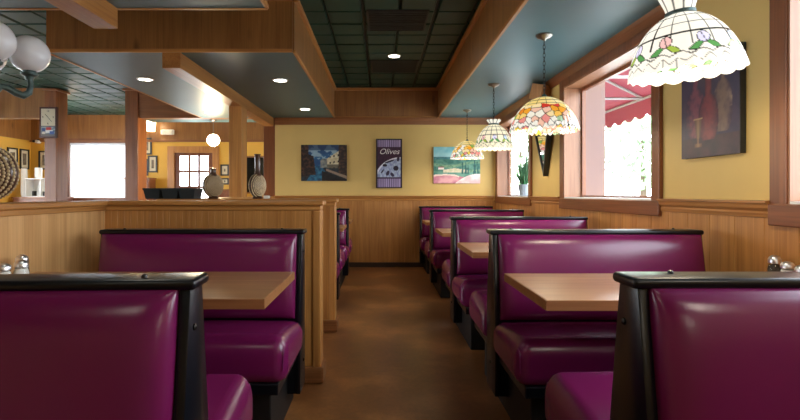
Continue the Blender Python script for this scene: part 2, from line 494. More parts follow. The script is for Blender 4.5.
# crown trims
struct(MB().prism([(XR, 2.30), (XR - .02, 2.30), (XR - .05, 2.35), (XR - .06, HS), (XR, HS)], 1, YR, YB - .055).build('trim_4', 'redwood_y'), 'dark reddish crown strip above the windows', 'crown trim')
struct(MB().prism([(YB, 2.265), (YB - .02, 2.265), (YB - .03, 2.33), (YB - .045, HS), (YB, HS)], 0, -1.69, XR).build('trim_5', 'brown_x'), 'brown crown strip above the end wall pictures', 'crown trim')
struct(MB().box(-1.69, XR - .02, YB - .03, YB - .012, 0, .075, .004).build('baseboard_back', 'dark_base'), 'dark baseboard of the end wall', 'baseboard')
struct(MB().box(XR - .03, XR - .012, YR, YB - .03, 0, .1, .004).build('baseboard_right', 'black_matte'), 'dark baseboard under the windows', 'baseboard')

# windows of the right wall
def window_right(n, w, label):
    y0, y1, z0, z1 = w
    t = tag(bpy.data.objects.new('window_%d' % n, None), label, 'window', kind='structure'); COL.objects.link(t)
    t.location = (XR, (y0 + y1) / 2, z0)
    O = Vector(t.location)
    def part(mb, nm, mat, **kw):
        mb.v = [tuple(Vector(p) - O) for p in mb.v]
        return mb.build(nm, mat, t, **kw)
    xa, xb = XR - .028, XR
    zt = z1
    m1 = MB()
    m1.box(xa, xb, y0, y0 + CW, z0, zt, .004); m1.box(xa, xb, y1 - CW, y1, z0, zt, .004)
    m1.box(xa, xb, y0 + CW, y1 - CW, z1 - .075, zt, .004)
    part(m1, 'casing', 'redwood_z')
    part(MB().box(xa - .006, xb, y0 - .004, y1 + .004, z0 - .004, z0 + CW, .006), 'apron', 'redwood_y')
    a0, a1, b0, b1 = y0 + CW, y1 - CW, z0 + CW, z1 - .075
    m2 = MB(); th = .012
    m2.box(XR - .02, XR + .17, a0, a0 + th, b0, b1); m2.box(XR - .02, XR + .17, a1 - th, a1, b0, b1); m2.box(XR - .02, XR + .17, a0 + th, a1 - th, b1 - th, b1)
    part(m2, 'jamb', 'jamb_wood')
    part(MB().box(XR - .02, XR + .17, a0 + th, a1 - th, b0, b0 + th), 'sill', 'white')
    m3 = MB(); s_ = .028
    m3.box(XR + .15, XR + .185, a0 + th, a0 + th + s_, b0 + th, b1 - th); m3.box(XR + .15, XR + .185, a1 - th - s_, a1 - th, b0 + th, b1 - th)
    m3.box(XR + .15, XR + .185, a0 + th + s_, a1 - th - s_, b0 + th, b0 + th + s_ * .6); m3.box(XR + .15, XR + .185, a0 + th + s_, a1 - th - s_, b1 - th - s_, b1 - th)
    part(m3, 'sash', 'redwood_z')
    part(MB().box(XR + .166, XR + .170, a0 + th + s_, a1 - th - s_, b0 + th + s_ * .6, b1 - th - s_), 'glass', 'pane')
    return t
window_right(1, WINS[0], 'large wood framed window between the two paintings on the right wall')
window_right(2, WINS[1], 'wood framed window with a potted plant at the far end of the right wall')
window_right(3, WINS[2], 'wood framed window cut off by the right edge')

# ------------------------------------------------------------------ half walls
CAPZ = 1.125
def cap_mb(x0, x1, y0, y1):
    m_ = MB()
    m_.box(x0 - .012, x1 + .012, y0 - .012, y1 + .012, CAPZ - .06, CAPZ - .03, .006)
    m_.box(x0 - .03, x1 + .03, y0 - .03, y1 + .03, CAPZ - .03, CAPZ, .008)
    return m_
def half_wall(name, x0, x1, y0, y1, mat, label, beadsides=(), ax='x'):
    o = struct(MB().box(x0, x1, y0, y1, 0, CAPZ - .05).build(name, mat), label, 'half wall')
    cap_mb(x0, x1, y0, y1).build('cap', 'oak_' + ax, o)
    return o
PX0, PX1 = -1.87, -1.71
hw = half_wall('wall_partition_near', PX0, PX1, YR, 3.10, 'veneer', 'light oak half wall at the left behind the nearest booths', ax='y')
hw2 = half_wall('wall_partition_cross', PX0, -.385, 3.10, 3.22, 'oak_z', 'oak half wall running across behind the second left booth')
hw3 = half_wall('wall_partition_rear', PX0, -.40, 4.24, 4.36, 'oak_z', 'oak half wall beyond the cross aisle carrying the bottles')
hw4 = half_wall('wall_partition_far', PX0, PX1, 4.36, YB, 'oak_z', 'oak half wall under the ceiling beam')
for (h, ye, xe) in ((hw2, 3.10, -.385), (hw3, 4.24, -.40)):
    # beaded face, corner bead and base block
    m_ = MB(); prof = []; u0, u1 = PX1, xe - .04; n = round((u1 - u0) / .04); sp = (u1 - u0) / n
    for i in range(n):
        a = u0 + i * sp; prof += [(a, 0), (a + .002, .002), (a + sp - .002, .002)]
    prof.append((u1, 0)); vs = []; fs = []
    for (u, d) in prof:
        for z in (.12, CAPZ - .06): vs.append((u, ye - .002 - d, z))
    for i in range(len(prof) - 1): fs.append((2 * i, 2 * i + 2, 2 * i + 3, 2 * i + 1))
    m_.add(vs, fs).build('bead_face', 'oak_z', h)
    MB().box(xe - .04, xe + .012, ye - .014, ye + .134, 0, CAPZ - .06, .008).build('end_post', 'oak_z', h)
    MB().box(xe - .1, xe + .03, ye - .03, ye + .15, 0, .1, .01).build('base_block', 'brown_x', h)
# hanging ceiling beams and their posts
for nm, y0, y1, lab in (('beam', YC + .001, YB, 'long oak beam hung under the left soffit'), ('beam_front', YR, YA, 'short oak beam at the top left edge under the nearest soffit')):
    o = struct(MB().box(-1.866, -1.71, y0, y1, HS - .135, HS - .001, .004).build('trim_' + nm, 'fir'), lab, 'ceiling beam')
def post(name, x0, x1, y0, y1, z0, z1, mat, label, capm=True, base=False):
    o = struct(MB().box(x0, x1, y0, y1, z0, z1, .004).build(name, mat), label, 'post')
    if capm:
        MB().box(x0 - .03, x1 + .03, y0 - .03, y1 + .03, z1 - .045, z1 - .012, .006).build('post_cap', 'brown_x', o)
    return o
post('trim_post_middle', -1.866, -1.71, 6.13, 6.38, CAPZ, HS - .135, 'oak_z', 'pale oak post standing on the half wall under the beam', False)
post('trim_post_end', -1.87, -1.69, YB - .002, YB + .15, CAPZ, HS - .0, 'redwood_z', 'reddish post at the end of the yellow wall', False)
post('trim_post_clock', -5.35, -5.165, YB - .02, 8.24, 0, HT, 'post_wood', 'dark reddish post carrying the small wall clock')
post('trim_post_right', -4.07, -3.865, YB - .02, 8.25, 0, HT, 'post_wood', 'dark post right of the bright blind window')
# hooks below the beam
for i, (x, y) in enumerate(((-1.88, 4.93), (-1.88, 5.95))):
    m_ = MB().tube([(0, 0, .0), (0, 0, -.03), (.012, 0, -.045), (.022, 0, -.035), (.022, 0, -.022)], .004, 6)
    m_.box(-.01, .01, -.006, .006, -.01, .0)
    o = m_.build('ceiling_hook', 'iron', loc=(x, y, HS), smooth=40)
    tag(o, ['small dark hook by the beam, nearer to the fascia', 'small dark hook by the beam, nearer to the post'][i], 'hook', 'hooks beside the beam')

# ------------------------------------------------------------------ far dining room
fw = MB()
DOORX0, DOORX1 = -4.42, -3.60
WBX0, WBX1 = -6.66, -5.46
holed(fw, 1, YF, YF + .15, XL, XR + .2, 0, HT, [(DOORX0, DOORX1, 0, 2.04), (WBX0, WBX1, 1.08, 2.25)])
struct(fw.build('wall_far', 'gold_far'), 'golden yellow wall of the far dining room', 'wall')
lw = MB(); holed(lw, 0, XL - .15, XL, YR, YF + .15, 0, HT, [(1.0, 3.8, .6, 2.25), (4.2, 7.3, .6, 2.25), (7.7, 9.7, .6, 2.25)])
struct(lw.build('wall_left', 'gold_far'), 'golden yellow left wall of the far dining room', 'wall')
struct(MB().box(XL, XR, YF - .02, YF, 2.30, HT).build('trim_far_header', 'fascia_wood'), 'wooden band above the windows of the far wall', 'trim')
struct(MB().box(XL, XR, YF - .04, YF, 2.27, 2.32, .005).build('trim_far_moulding', 'brown_x'), 'brown moulding under the wooden band of the far wall', 'trim')
struct(MB().box(XL, XL + .02, YB + .2, YF - .02, 2.30, HT).build('trim_left_header', 'fascia_wood'), 'wooden band on the far left wall', 'trim')
_fw = MB()
for a, b_ in ((XL + .04, DOORX0 - .14), (DOORX1 + .14, -1.7)):
    _fw.box(a, b_, YF - .012, YF, 0, 1.06)
struct(_fw.build('wall_far_wainscot', 'brown_z'), 'wooden wainscot of the far wall', 'wainscot')
rw = MB(); holed(rw, 1, YR - .15, YR, XL, XR + .2, 0, HT, [])
struct(rw.build('wall_rear', 'yellow'), 'wall behind the viewer', 'wall')
struct(MB().box(XR + .2, XR + .2, 0, 0, 0, 0).build('wall_side', 'gold_far') if False else MB().box(-1.84, -1.69, YB + .15, YF, 0, HT).build('wall_side', 'gold_far'), 'wall closing the far room on the right', 'wall') if False else None
def window_simple(n, axis, p, u0, u1, z0, z1, label, blind=False, bars=1):
    t = tag(bpy.data.objects.new('window_%d' % n, None), label, 'window', kind='structure'); COL.objects.link(t)
    ctr = (p, (u0 + u1) / 2, z0) if axis == 0 else ((u0 + u1) / 2, p, z0); t.location = ctr; O = Vector(ctr)
    def B(mb, a, b_, c, d, e, f, bev=0.):
        if axis == 0: mb.box(c, d, a, b_, e, f, bev)
        else: mb.box(a, b_, c, d, e, f, bev)
    def part(mb, nm, mat):
        mb.v = [tuple(Vector(q) - O) for q in mb.v]; return mb.build(nm, mat, t)
    m_ = MB(); w = .09; i0, i1 = (p - .03, p + .1)
    if axis == 0 and p < 0 or axis == 1 and p < 0: i0, i1 = p - .1, p + .03
    B(m_, u0 - w, u0, i0, i1, z0 - w, z1 + w, .004); B(m_, u1, u1 + w, i0, i1, z0 - w, z1 + w, .004)
    B(m_, u0, u1, i0, i1, z1, z1 + w, .004); B(m_, u0, u1, i0, i1, z0 - w, z0, .004)
    part(m_, 'casing', 'redwood_z')
    m_ = MB(); c = (i0 + i1) / 2
    for q in range(bars): 
        u = u0 + (u1 - u0) * (q + 1) / (bars + 1); B(m_, u - .02, u + .02, c - .015, c + .015, z0, z1)
    if bars: part(m_, 'mullion', 'redwood_z')
    m_ = MB(); B(m_, u0, u1, c - .002, c + .002, z0, z1); part(m_, 'glass', 'pane')
    if blind:
        m_ = MB(); q = 26; hh = (z1 - z0) / q
        for i in range(q):
            z = z0 + i * hh
            cc = p + .012
            m_.add([(u0 + .01, cc - .008, z), (u1 - .01, cc - .008, z), (u1 - .01, cc + .006, z + hh * 1.06), (u0 + .01, cc + .006, z + hh * 1.06)], [(0, 1, 2, 3)])
        m_.box(u0 + .01, u1 - .01, p - .01, p + .03, z1 - .05, z1)
        part(m_, 'blind', 'blind_cloth')
    return t
window_simple(5, 1, YF, WBX0, WBX1, 1.08, 2.25, 'bright window with a lowered white blind between the two dark posts', True, 0)
window_simple(6, 0, XL, 1.0, 3.8, .6, 2.25, 'left wall window outside the picture, nearer one', False, 2)
window_simple(7, 0, XL, 4.2, 7.3, .6, 2.25, 'left wall window outside the picture, farther one', False, 2)
window_simple(4, 0, XL, 7.7, 9.7, .6, 2.25, 'added left wall window outside the picture, farthest one', False, 1)  # unseen window put in for daylight on the far left ceiling
# door in the far wall
t = tag(bpy.data.objects.new('door_1', None), 'wooden door with a grid of glass panes in the far wall', 'door', kind='structure'); COL.objects.link(t); t.location = ((DOORX0 + DOORX1) / 2, YF, 0)
O = Vector(t.location)
def dpart(mb, nm, mat, par=None, **kw):
    mb.v = [tuple(Vector(q) - O) for q in mb.v]; return mb.build(nm, mat, par or t, **kw)
m_ = MB(); w = .14
m_.box(DOORX0 - w, DOORX0, YF - .03, YF + .1, 0, 2.04 + w, .004); m_.box(DOORX1, DOORX1 + w, YF - .03, YF + .1, 0, 2.04 + w, .004); m_.box(DOORX0, DOORX1, YF - .03, YF + .1, 2.04, 2.04 + w, .004)
dpart(m_, 'casing', 'oak_z')
m_ = MB(); fr = .1
m_.box(DOORX0, DOORX0 + fr, YF + .02, YF + .06, 0, 2.04); m_.box(DOORX1 - fr, DOORX1, YF + .02, YF + .06, 0, 2.04); m_.box(DOORX0 + fr, DOORX1 - fr, YF + .02, YF + .06, 1.98, 2.04); m_.box(DOORX0 + fr, DOORX1 - fr, YF + .02, YF + .06, 0, .3)
leaf = dpart(m_, 'door_leaf', 'redwood_z')
m_ = MB(); W = DOORX1 - DOORX0 - 2 * fr
for i in (1, 2): m_.box(DOORX0 + fr + W * i / 3 - .024, DOORX0 + fr + W * i / 3 + .024, YF + .03, YF + .05, .3, 1.98)
for i in range(1, 5): m_.box(DOORX0 + fr, DOORX1 - fr, YF + .031, YF + .049, .3 + 1.68 * i / 5 - .024, .3 + 1.68 * i / 5 + .024)
dpart(m_, 'muntins', 'redwood_z')
dpart(MB().box(DOORX0 + fr, DOORX1 - fr, YF + .039, YF + .042, .3, 1.98), 'glass', 'pane')
dpart(MB().ball((DOORX1 - .05, YF - .01, 1.0), .03).box(DOORX1 - .055, DOORX1 - .045, YF - .01, YF + .03, .995, 1.005), 'handle', 'nickel', smooth=40)

# ------------------------------------------------------------------ booths
HB = .973
def hh(z):
    return .038 + min(1., max(0., (HB - .02 - z) / .42)) * .062
def back_cushion(L, sgn):
    """padded back following the sloped core, on the sgn side of it"""
    x0, x1, z0, z1 = .028, L - .012, .505, HB - .022
    nx_, nz_ = 40, 18; vs = []; fs = []
    def ease(k, n): return .5 - .5 * math.cos(PI * k / n)
    for j in range(nz_ + 1):
        v = ease(j, nz_); z = z0 + (z1 - z0) * v
        for i in range(nx_ + 1):
            u = ease(i, nx_); x = x0 + (x1 - x0) * u
            eu = 1 - abs(2 * u - 1) ** 14; ev = 1 - abs(2 * v - 1) ** 5
            th = .012 + .052 * (max(0, eu * ev)) ** .5
            th += .0025 * noise.noise(Vector((x * 4, z * 5, sgn * 3.1)))
            vs.append((x, sgn * (hh(z) + th), z))
    for j in range(nz_):
        for i in range(nx_):
            a = j * (nx_ + 1) + i; q = (a, a + 1, a + nx_ + 2, a + nx_ + 1)
            fs.append(q if sgn < 0 else q[::-1])
    # skirt back to the core
    ring = [i for i in range(nx_ + 1)] + [j * (nx_ + 1) + nx_ for j in range(1, nz_ + 1)] + [nz_ * (nx_ + 1) + i for i in range(nx_ - 1, -1, -1)] + [j * (nx_ + 1) for j in range(nz_ - 1, 0, -1)]
    base = len(vs)
    for q in ring:
        p = vs[q]; vs.append((p[0], sgn * (hh(p[2]) - .004), p[2]))
    n = len(ring)
    for i in range(n):
        q = (ring[i], base + i, base + (i + 1) % n, ring[(i + 1) % n])
        fs.append(q if sgn < 0 else q[::-1])
    return MB().add(vs, fs)
def make_booth(L, sides, label, loc, rz=0.):
    """local x runs from the aisle end to the wall end; sides lists which y side carries a seat"""
    t = thing('booth_bench', label, 'booth bench', loc, rz, 'purple booth benches')
    zs = [.1, .3, HB - .44, HB - .02]
    prof = [(hh(z) if 1 in sides else .05, z) for z in zs] + [(-hh(z) if -1 in sides else -.05, z) for z in zs[::-1]]
    MB().prism(prof, 0, .02, L).build('back_frame', 'black', t)
    e = .006
    prof2 = [(p[0] + (e if p[0] > 0 else -e), p[1]) for p in prof]
    ep = MB().prism(prof2, 0, 0, .024, .004).build('end_panel', 'black', t, smooth=30)
    for (y, z) in ((.02, .855), (.0, .25)):
        MB().lathe([(.009, 0), (.009, .003), (.005, .006), (0, .0065)], 10).xf(Matrix.Rotation(-PI / 2, 4, 'Y')).build('bolt', 'iron', ep, smooth=40, loc=(0, y, z))
    cp = MB().rbox(-.014, L + .004, -.058, .058, HB - .026, HB, .011, 3, mid=2).build('cap_rail', 'black', t, smooth=50)
    for x in (.115, L - .12):
        MB().lathe([(.007, 0), (.007, .004), (.005, .008), (0, .009)], 12).build('stud', 'black', cp, smooth=40, loc=(x, .02, HB - .001))
    MB().box(.07, L, -.5 if -1 in sides else -.09, .5 if 1 in sides else .09, 0, .285, .006).build('plinth', 'black_matte', t)
    for s_ in sides:
        a, b_ = sorted((s_ * .075, s_ * .585))
        MB().box(.02, L, a, b_, .285, .338, .006).build('seat_base', 'black', t)
        a, b_ = sorted((s_ * .105, s_ * .605))
        st = MB().rbox(-.02, L, a, b_,   .332, .497, .060, 5, crown=.016, tilt=s_ * .045).build('seat', 'vinyl', t, smooth=60)
        y = s_ * .603; r_ = .05
        pts = []
        for k_ in range(7):
            an = PI / 2 * k_ / 6
            pts.append((r_ - r_ * math.sin(an) * .98 + .0, s_ * (.605 - .012), .492 - r_ + 0 + 0 * an) if False else (-.0035, s_ * (.548 + .0405 * math.sin(an)), .430 + .041 * math.cos(an) - .004))
        pts = [(-.0035, s_ * .14, .468)] + [(p[0], p[1], p[2] + .033) for p in pts] + [(-.0035, s_ * .594, .40)]
        MB().tube(pts, .0035, 6).build('piping', 'piping', st, smooth=60)
        back_cushion(L, s_).build('backrest', 'vinyl', t, smooth=60)
    return t
XBR, XBL = .60, -.43
LR, LL = 1.13, 1.10
R_Y = [1.215, 2.735, 4.235, 6.10]
R_LAB = ['purple booth bench nearest on the right, cut off by the lower right corner',
         'purple booth bench under the large window, second from the viewer on the right',
         'third purple booth bench from the viewer in the right row along the windows',
         'fourth purple booth bench in the right row, next to last before the end wall']
r0 = make_booth(LR, (-1, 1), R_LAB[0], (XBR, R_Y[0], 0))
for y, lab in zip(R_Y[1:], R_LAB[1:]):
    c = copy_tree(r0); c.location = (XBR, y, 0); c['label'] = lab
make_booth(LR, (-1,), 'farthest purple booth bench of the right row, backed against the end wall', (XBR, 7.78, 0))
l0 = make_booth(LL, (-1, 1), 'purple booth bench nearest on the left, cut off by the lower left corner', (XBL - .012, 1.2, 0), PI + .05)
make_booth(LL, (1,), 'purple booth bench on the left backed by the oak half wall', (XBL, 2.77, 0), PI)
for y, lab in ((5.14, 'purple booth bench just past the oak half walls on the left of the aisle'), (6.62, 'farthest purple booth bench on the left of the aisle near the end wall')):
    c = copy_tree(l0); c.location = (XBL, y, 0); c.rotation_euler = (0, 0, PI); c['label'] = lab

# ------------------------------------------------------------------ tables
def make_table(x0, x1, y0, y1, yp, label):
    xc, yc = (x0 + x1) / 2, (y0 + y1) / 2
    t = thing('booth_table', label, 'table', (xc, yc, 0), 0, 'wooden booth tables')
    a, b_ = (x1 - x0) / 2, (y1 - y0) / 2
    top = MB().box(-a + .004, a - .004, -b_ + .004, b_ - .004, .749, .785, .0015, 1).build('tabletop', 'table_wood', t)
    m_ = MB()
    m_.box(-a, a, -b_, -b_ + .004, .747, .7845, .001, 1); m_.box(-a, a, b_ - .004, b_, .747, .7845, .001, 1)
    m_.box(-a, -a + .004, -b_ + .004, b_ - .004, .747, .7845, .001, 1); m_.box(a - .004, a, -b_ + .004, b_ - .004, .747, .7845, .001, 1)
    m_.build('edge_band', 'table_edge', top)
    MB().lathe([(.038, .03), (.038, .725)], 16, (0, yp - yc, 0)).build('column', 'black_matte', t, smooth=40)
    m_ = MB(); m_.box(-.3, .3, yp - yc - .03, yp - yc + .03, .729, .749); m_.box(-.03, .03, -.2, .2, .725, .7485); m_.build('top_plate', 'black_matte', t)
    m_ = MB().box(-.28, .28, yp - yc - .035, yp - yc + .035, 0, .035, .008).box(-.035, .035, yp - yc - .18, yp - yc + .18, 0, .034, .008); m_.build('base_foot', 'black_matte', t)
    return t
make_table(.595, 1.80, 1.80, 2.415, 1.975, 'wooden table under the white tulip lamp, nearest in the right row')
make_table(.60, 1.80, 3.27, 3.93, 3.485, 'wooden table in the right row under the nearest fruit patterned lamp')
make_table(.60, 1.80, 4.87, 5.52, 5.17, 'wooden table in the right row under the small white lamp')
make_table(.60, 1.80, 6.62, 7.3, 6.94, 'farthest wooden table of the right row near the end wall')
make_table(-1.69, -.425, 1.825, 2.465, 1.985, 'wooden table on the left in front of the bench by the oak half wall')
make_table(-1.69, -.425, 5.55, 6.2, 5.88, 'wooden table on the far left between the two benches past the half walls')
make_table(-1.69, -.425, 6.95, 7.55, 7.4, 'farthest wooden table on the left near the end wall')

# shakers
def shaker(label, x, y, fill, h=.09, r=.031, name='salt_shaker', cat='shaker'):
    t = thing(name, label, cat, (x, y, .7851), 0, 'shakers on the booth tables')
    MB().lathe([(r * .96, 0), (r, .006), (r * .98, h * .45), (r * .8, h * .62), (r * .72, h * .68)], 16).build('jar', 'jar_glass', t, smooth=40)
    MB().lathe([(r * .86, .003), (r * .9, h * .42), (r * .74, h * .6)], 14).build('filling', fill, t, smooth=40)
    MB().lathe([(r * .78, h * .66), (r * .86, h * .68), (r * .86, h * .84), (r * .66, h * .94), (r * .3, h), (0, h)], 16).build('lid', 'chrome', t, smooth=40)
    return t
shaker('chrome lidded white salt shaker on the right front table, left front one', 1.765, 2.17, 'salt')
shaker('taller chrome lidded shaker behind the salt on the right front table', 1.768, 2.245, 'pepper', .108, .03, 'pepper_shaker')
shaker('dark filled chrome lidded shaker at the right picture edge', 1.735, 2.06, 'pepper', .09, .03, 'pepper_shaker')
shaker('white shaker on the left front table, nearest the left picture edge', -1.60, 2.12, 'salt')
shaker('white shaker on the left front table, rightmost of the three there', -1.575, 2.19, 'salt', .095, .032)
shaker('dark topped shaker behind the two white ones on the left front table', -1.63, 2.27, 'pepper', .108, .03, 'pepper_shaker')

# ------------------------------------------------------------------ pictures
def mixc(a, b_, t):
    t = max(0., min(1., t)); return tuple(a[i] + (b_[i] - a[i]) * t for i in range(3))
def nz2(u, v, s=6., o=0.): return noise.fractal(Vector((u * s, v * s, o)), 1., 2., 4)
def c8(r, g, b_): return (r / 255., g / 255., b_ / 255.)
def canal(u, v):
    n = nz2(u, v, 5, 1); n2 = nz2(u, v, 14, 4)
    c = mixc(c8(28, 74, 120), c8(60, 130, 170), 1 - v + n)
    if n + .25 * nz2(u, v, 9, 7) > .12 and v > .55: c = mixc(c, c8(170, 190, 200), .75)
    if v > .85: c = mixc(c, c8(18, 40, 70), .6)
    hz = .42
    if v < hz:                                              # water
        c = mixc(c8(20, 64, 98), c8(52, 120, 150), .5 + n2)
        if abs(u - .38) > .07 + (hz - v) * .45: c = mixc(c8(24, 30, 38), c8(40, 56, 64), .5 + n2)
    le = .30 - .10 * max(0, .5 - v)                         # left dark palazzi
    if u < .16 and v > .12 or (u < .30 - (v - .4) * .1 and .16 < v < .82 - (u) * .5):
        c = mixc(c8(30, 22, 22), c8(78, 52, 40), .4 + n2 * 1.5)
        if (int(u * 30) % 3 == 0) and (int(v * 22) % 3 == 0): c = c8(14, 12, 14)
    top = .58 + (u - .42) * .75
    if .42 < u < .58 and hz - .05 < v < min(.62, top): c = mixc(c8(90, 100, 104), c8(150, 150, 140), .5 + n2)
    if .57 < u < .82 and .35 < v < .62 + (u - .57) * .85:
        c = mixc(c8(190, 178, 140), c8(220, 212, 180), .5 + n2)
        if int(u * 34) % 3 == 0 and int(v * 18 - u * 4) % 3 == 0: c = c8(38, 40, 44)
        if v < .46: c = mixc(c, c8(60, 58, 52), .7)
    if u >= .82 and v > .16: c = mixc(c8(34, 26, 24), c8(88, 62, 46), .35 + n2 * 1.3)
    if u > .55 and v < .34 - (u - .55) * .45 and v > .28 - (u - .55) * .5: c = c8(150, 130, 110)
    if u > .45 and v < .26 - (u - .5) * .45: c = mixc(c8(30, 34, 38), c8(22, 20, 20), .5 + n2)
    return c
def landscape(u, v):
    n = nz2(u, v, 6, 2); n2 = nz2(u, v, 18, 3)
    if v > .72: return mixc(c8(170, 216, 214), c8(120, 190, 196), (v - .72) * 3 + n * .6)
    c = mixc(c8(104, 160, 140), c8(60, 124, 112), .5 + n * 1.2)
    if .66 < v < .72 + .04 * math.sin(u * 9): c = mixc(c8(60, 118, 124), c8(90, 150, 148), .5 + n2)
    band = math.sin((v * 9 + math.sin(u * 5) * .5) * 3)
    if .3 < v < .66: c = mixc(c, c8(170, 196, 140), max(0, band) * .55); c = mixc(c, c8(44, 100, 80), max(0, n2) * .9)
    if .30 < v < .42 - abs(u - .45) * .2 and .2 < u < .72: c = mixc(c8(226, 214, 190), c8(200, 200, 160), .5 + n2)
    if .10 < u < .22 and .38 < v < .46: c = c8(240, 232, 224) if v < .43 else c8(150, 90, 80)
    for (a, w, h) in ((.62, .02, .62), (.69, .026, .6), (.74, .02, .5), (.88, .03, .66), (.95, .02, .6)):
        if abs(u - a) < w * (1 - (v - .28) / (h - .2)) and .26 < v < h: c = mixc(c8(34, 104, 104), c8(30, 84, 80), .5 + n2)
    f1 = .26 - .5 * (u - .25) ** 2 + .02 * n
    if v < f1: c = mixc(c8(196, 120, 140), c8(226, 170, 176), .5 + n * 1.2)
    f2 = .26 - 1.1 * (u - .95) ** 2
    if v < f2: c = mixc(c8(242, 232, 226), c8(232, 190, 192), .2 + n * 1.2 + (f2 - v) * 2)
    if f1 - .04 < v < f1 and u < .55: c = c8(236, 220, 206)
    return c
def bottles(u, v):
    n = nz2(u, v, 5, 5); n2 = nz2(u, v, 16, 6)
    c = mixc(c8(38, 34, 70), c8(64, 50, 78), .5 + n)
    if v < .2: c = mixc(c8(70, 44, 60), c8(46, 34, 54), .5 + n)
    def bottle(cx, b0, w, hb, hn, nw):
        if v < b0 or v > b0 + hn: return None
        t = (v - b0) / hb
        if t < 1: ww = w * (1 - abs(2 * t - .85) ** 2.6) ** .5 if abs(2 * t - .85) < 1 else 0
        else: ww = 0
        ww = max(ww, nw if v > b0 + hb * .7 else 0)
        d = abs(u - cx) / max(ww, 1e-4)
        return d if d < 1 else None
    d = bottle(.74, .22, .15, .55, .72, .035)
    if d is not None: c = mixc(c8(120, 96, 86), c8(60, 44, 66), d * d + n2 * .4); c = mixc(c, c8(176, 150, 120), max(0, n * 1.5) if .45 < v < .72 else 0)
    d = bottle(.27, .2, .18, .55, .66, .06)
    if d is not None: c = mixc(c8(126, 66, 84), c8(56, 40, 70), d * d + n2 * .6)
    d = bottle(.5, .16, .17, .5, .72, .06)
    if d is not None: c = mixc(c8(128, 52, 62), c8(72, 32, 56), d * d + n2 * .4)
    # goblet
    t = (v - .1) / .3
    if 0 < t < 1:
        ww = .07 if t < .12 else (.02 if t < .3 else .03 + .06 * (t - .3))
        if abs(u - .32) < ww: c = mixc(c8(150, 110, 84), c8(90, 60, 58), abs(u - .32) / ww)
        if t > .94 and abs(u - .32) < .085: c = c8(190, 150, 110)
    return c
def olives(u, v):
    n2 = nz2(u, v, 14, 8)
    if u < .06 or u > .95 or v < .02 or v > .975: return c8(30, 20, 32)
    if v > .83 or v < .19:
        s_ = (u * 14) % 1
        return mixc(c8(176, 160, 200), c8(70, 50, 92), 1 if s_ < .38 else 0)
    c = mixc(c8(52, 26, 52), c8(70, 36, 64), .5 + n2)
    if v < .2: c = c8(40, 24, 46)
    r = math.hypot((u - .98) * .46, (v - .16) * 1.0)
    if .22 < v and r < .47 and u < .94:
        c = mixc(c8(190, 206, 222), c8(140, 150, 190), .5 + n2 * 1.5)
        if r > .44: c = c8(230, 232, 240)
        for (a, b_, w, h) in ((.34, .46, .085, .03), (.76, .40, .10, .05)):
            if ((u - a) / w) ** 2 + ((v - b_) / h) ** 2 < 1: c = c8(34, 22, 44)
        for (a, b_, an, l, w) in ((.52, .54, .35, .17, .018), (.45, .30, 1.2, .09, .03), (.62, .27, -1., .08, .03), (.25, .34, 1., .08, .014), (.85, .6, 1.4, .1, .025)):
            du, dv = (u - a) * .5, v - b_
            x = du * math.cos(an) + dv * math.sin(an); y = -du * math.sin(an) + dv * math.cos(an)
            if (x / (l * .6)) ** 2 + (y / w) ** 2 < 1: c = c8(50, 40, 70)
    return c
def painted(mb_w, mb_h, fn, name, parent, y, nu=96):
    nv = int(nu * mb_h / mb_w) if mb_h < mb_w else int(nu * mb_h / mb_w * .75)
    vs, cs, fs = [], [], []
    for j in range(nv + 1):
        for i in range(nu + 1):
            u, v = i / nu, j / nv
            vs.append(((u - .5) * mb_w, y, v * mb_h)); cs.append(s2l(fn(min(.999, u), min(.999, v))))
    for j in range(nv):
        for i in range(nu):
            a = j * (nu + 1) + i; fs.append((a, a + 1, a + nu + 2, a + nu + 1))
    return MB().add(vs, fs).build(name, 'picture', parent, colors=cs)
def canvas(name, label, loc, w, h, fn, rz=0., depth=.03, side='frame_dark'):
    t = thing(name, label, 'painting', loc, rz, None)
    MB().box(-w / 2, w / 2, -depth, 0, 0, h, .002, 1).build('canvas', side, t)
    painted(w, h, fn, 'painted_face', t, -depth - .0012)
    return t
canvas('canvas_painting', 'painting of a canal between dark houses on the yellow end wall', (-.905, YB - .001, 1.369), .727, .574, canal)
canvas('canvas_painting', 'pale painting of green hills and a pink field on the end wall', (1.205, YB - .001, 1.33), .74, .58, landscape, side='print_grey')
sg = canvas('olive_sign', 'tall purple olive sign hanging between the two paintings', (.128, YB - .001, 1.258), .415, .78, olives, depth=.035)
sg['category'] = 'sign'
text('Olives', 'lettering', .125, 'white', sg, (.0, -.0375, .575), shear=.35)
canvas('canvas_painting', 'dark painting of bottles and a goblet on the right wall beside the big lamp', (XR - .001, 2.76, 1.375), .487, .56, bottles, -PI / 2, depth=.032)
bpy.context.view_layer.update()

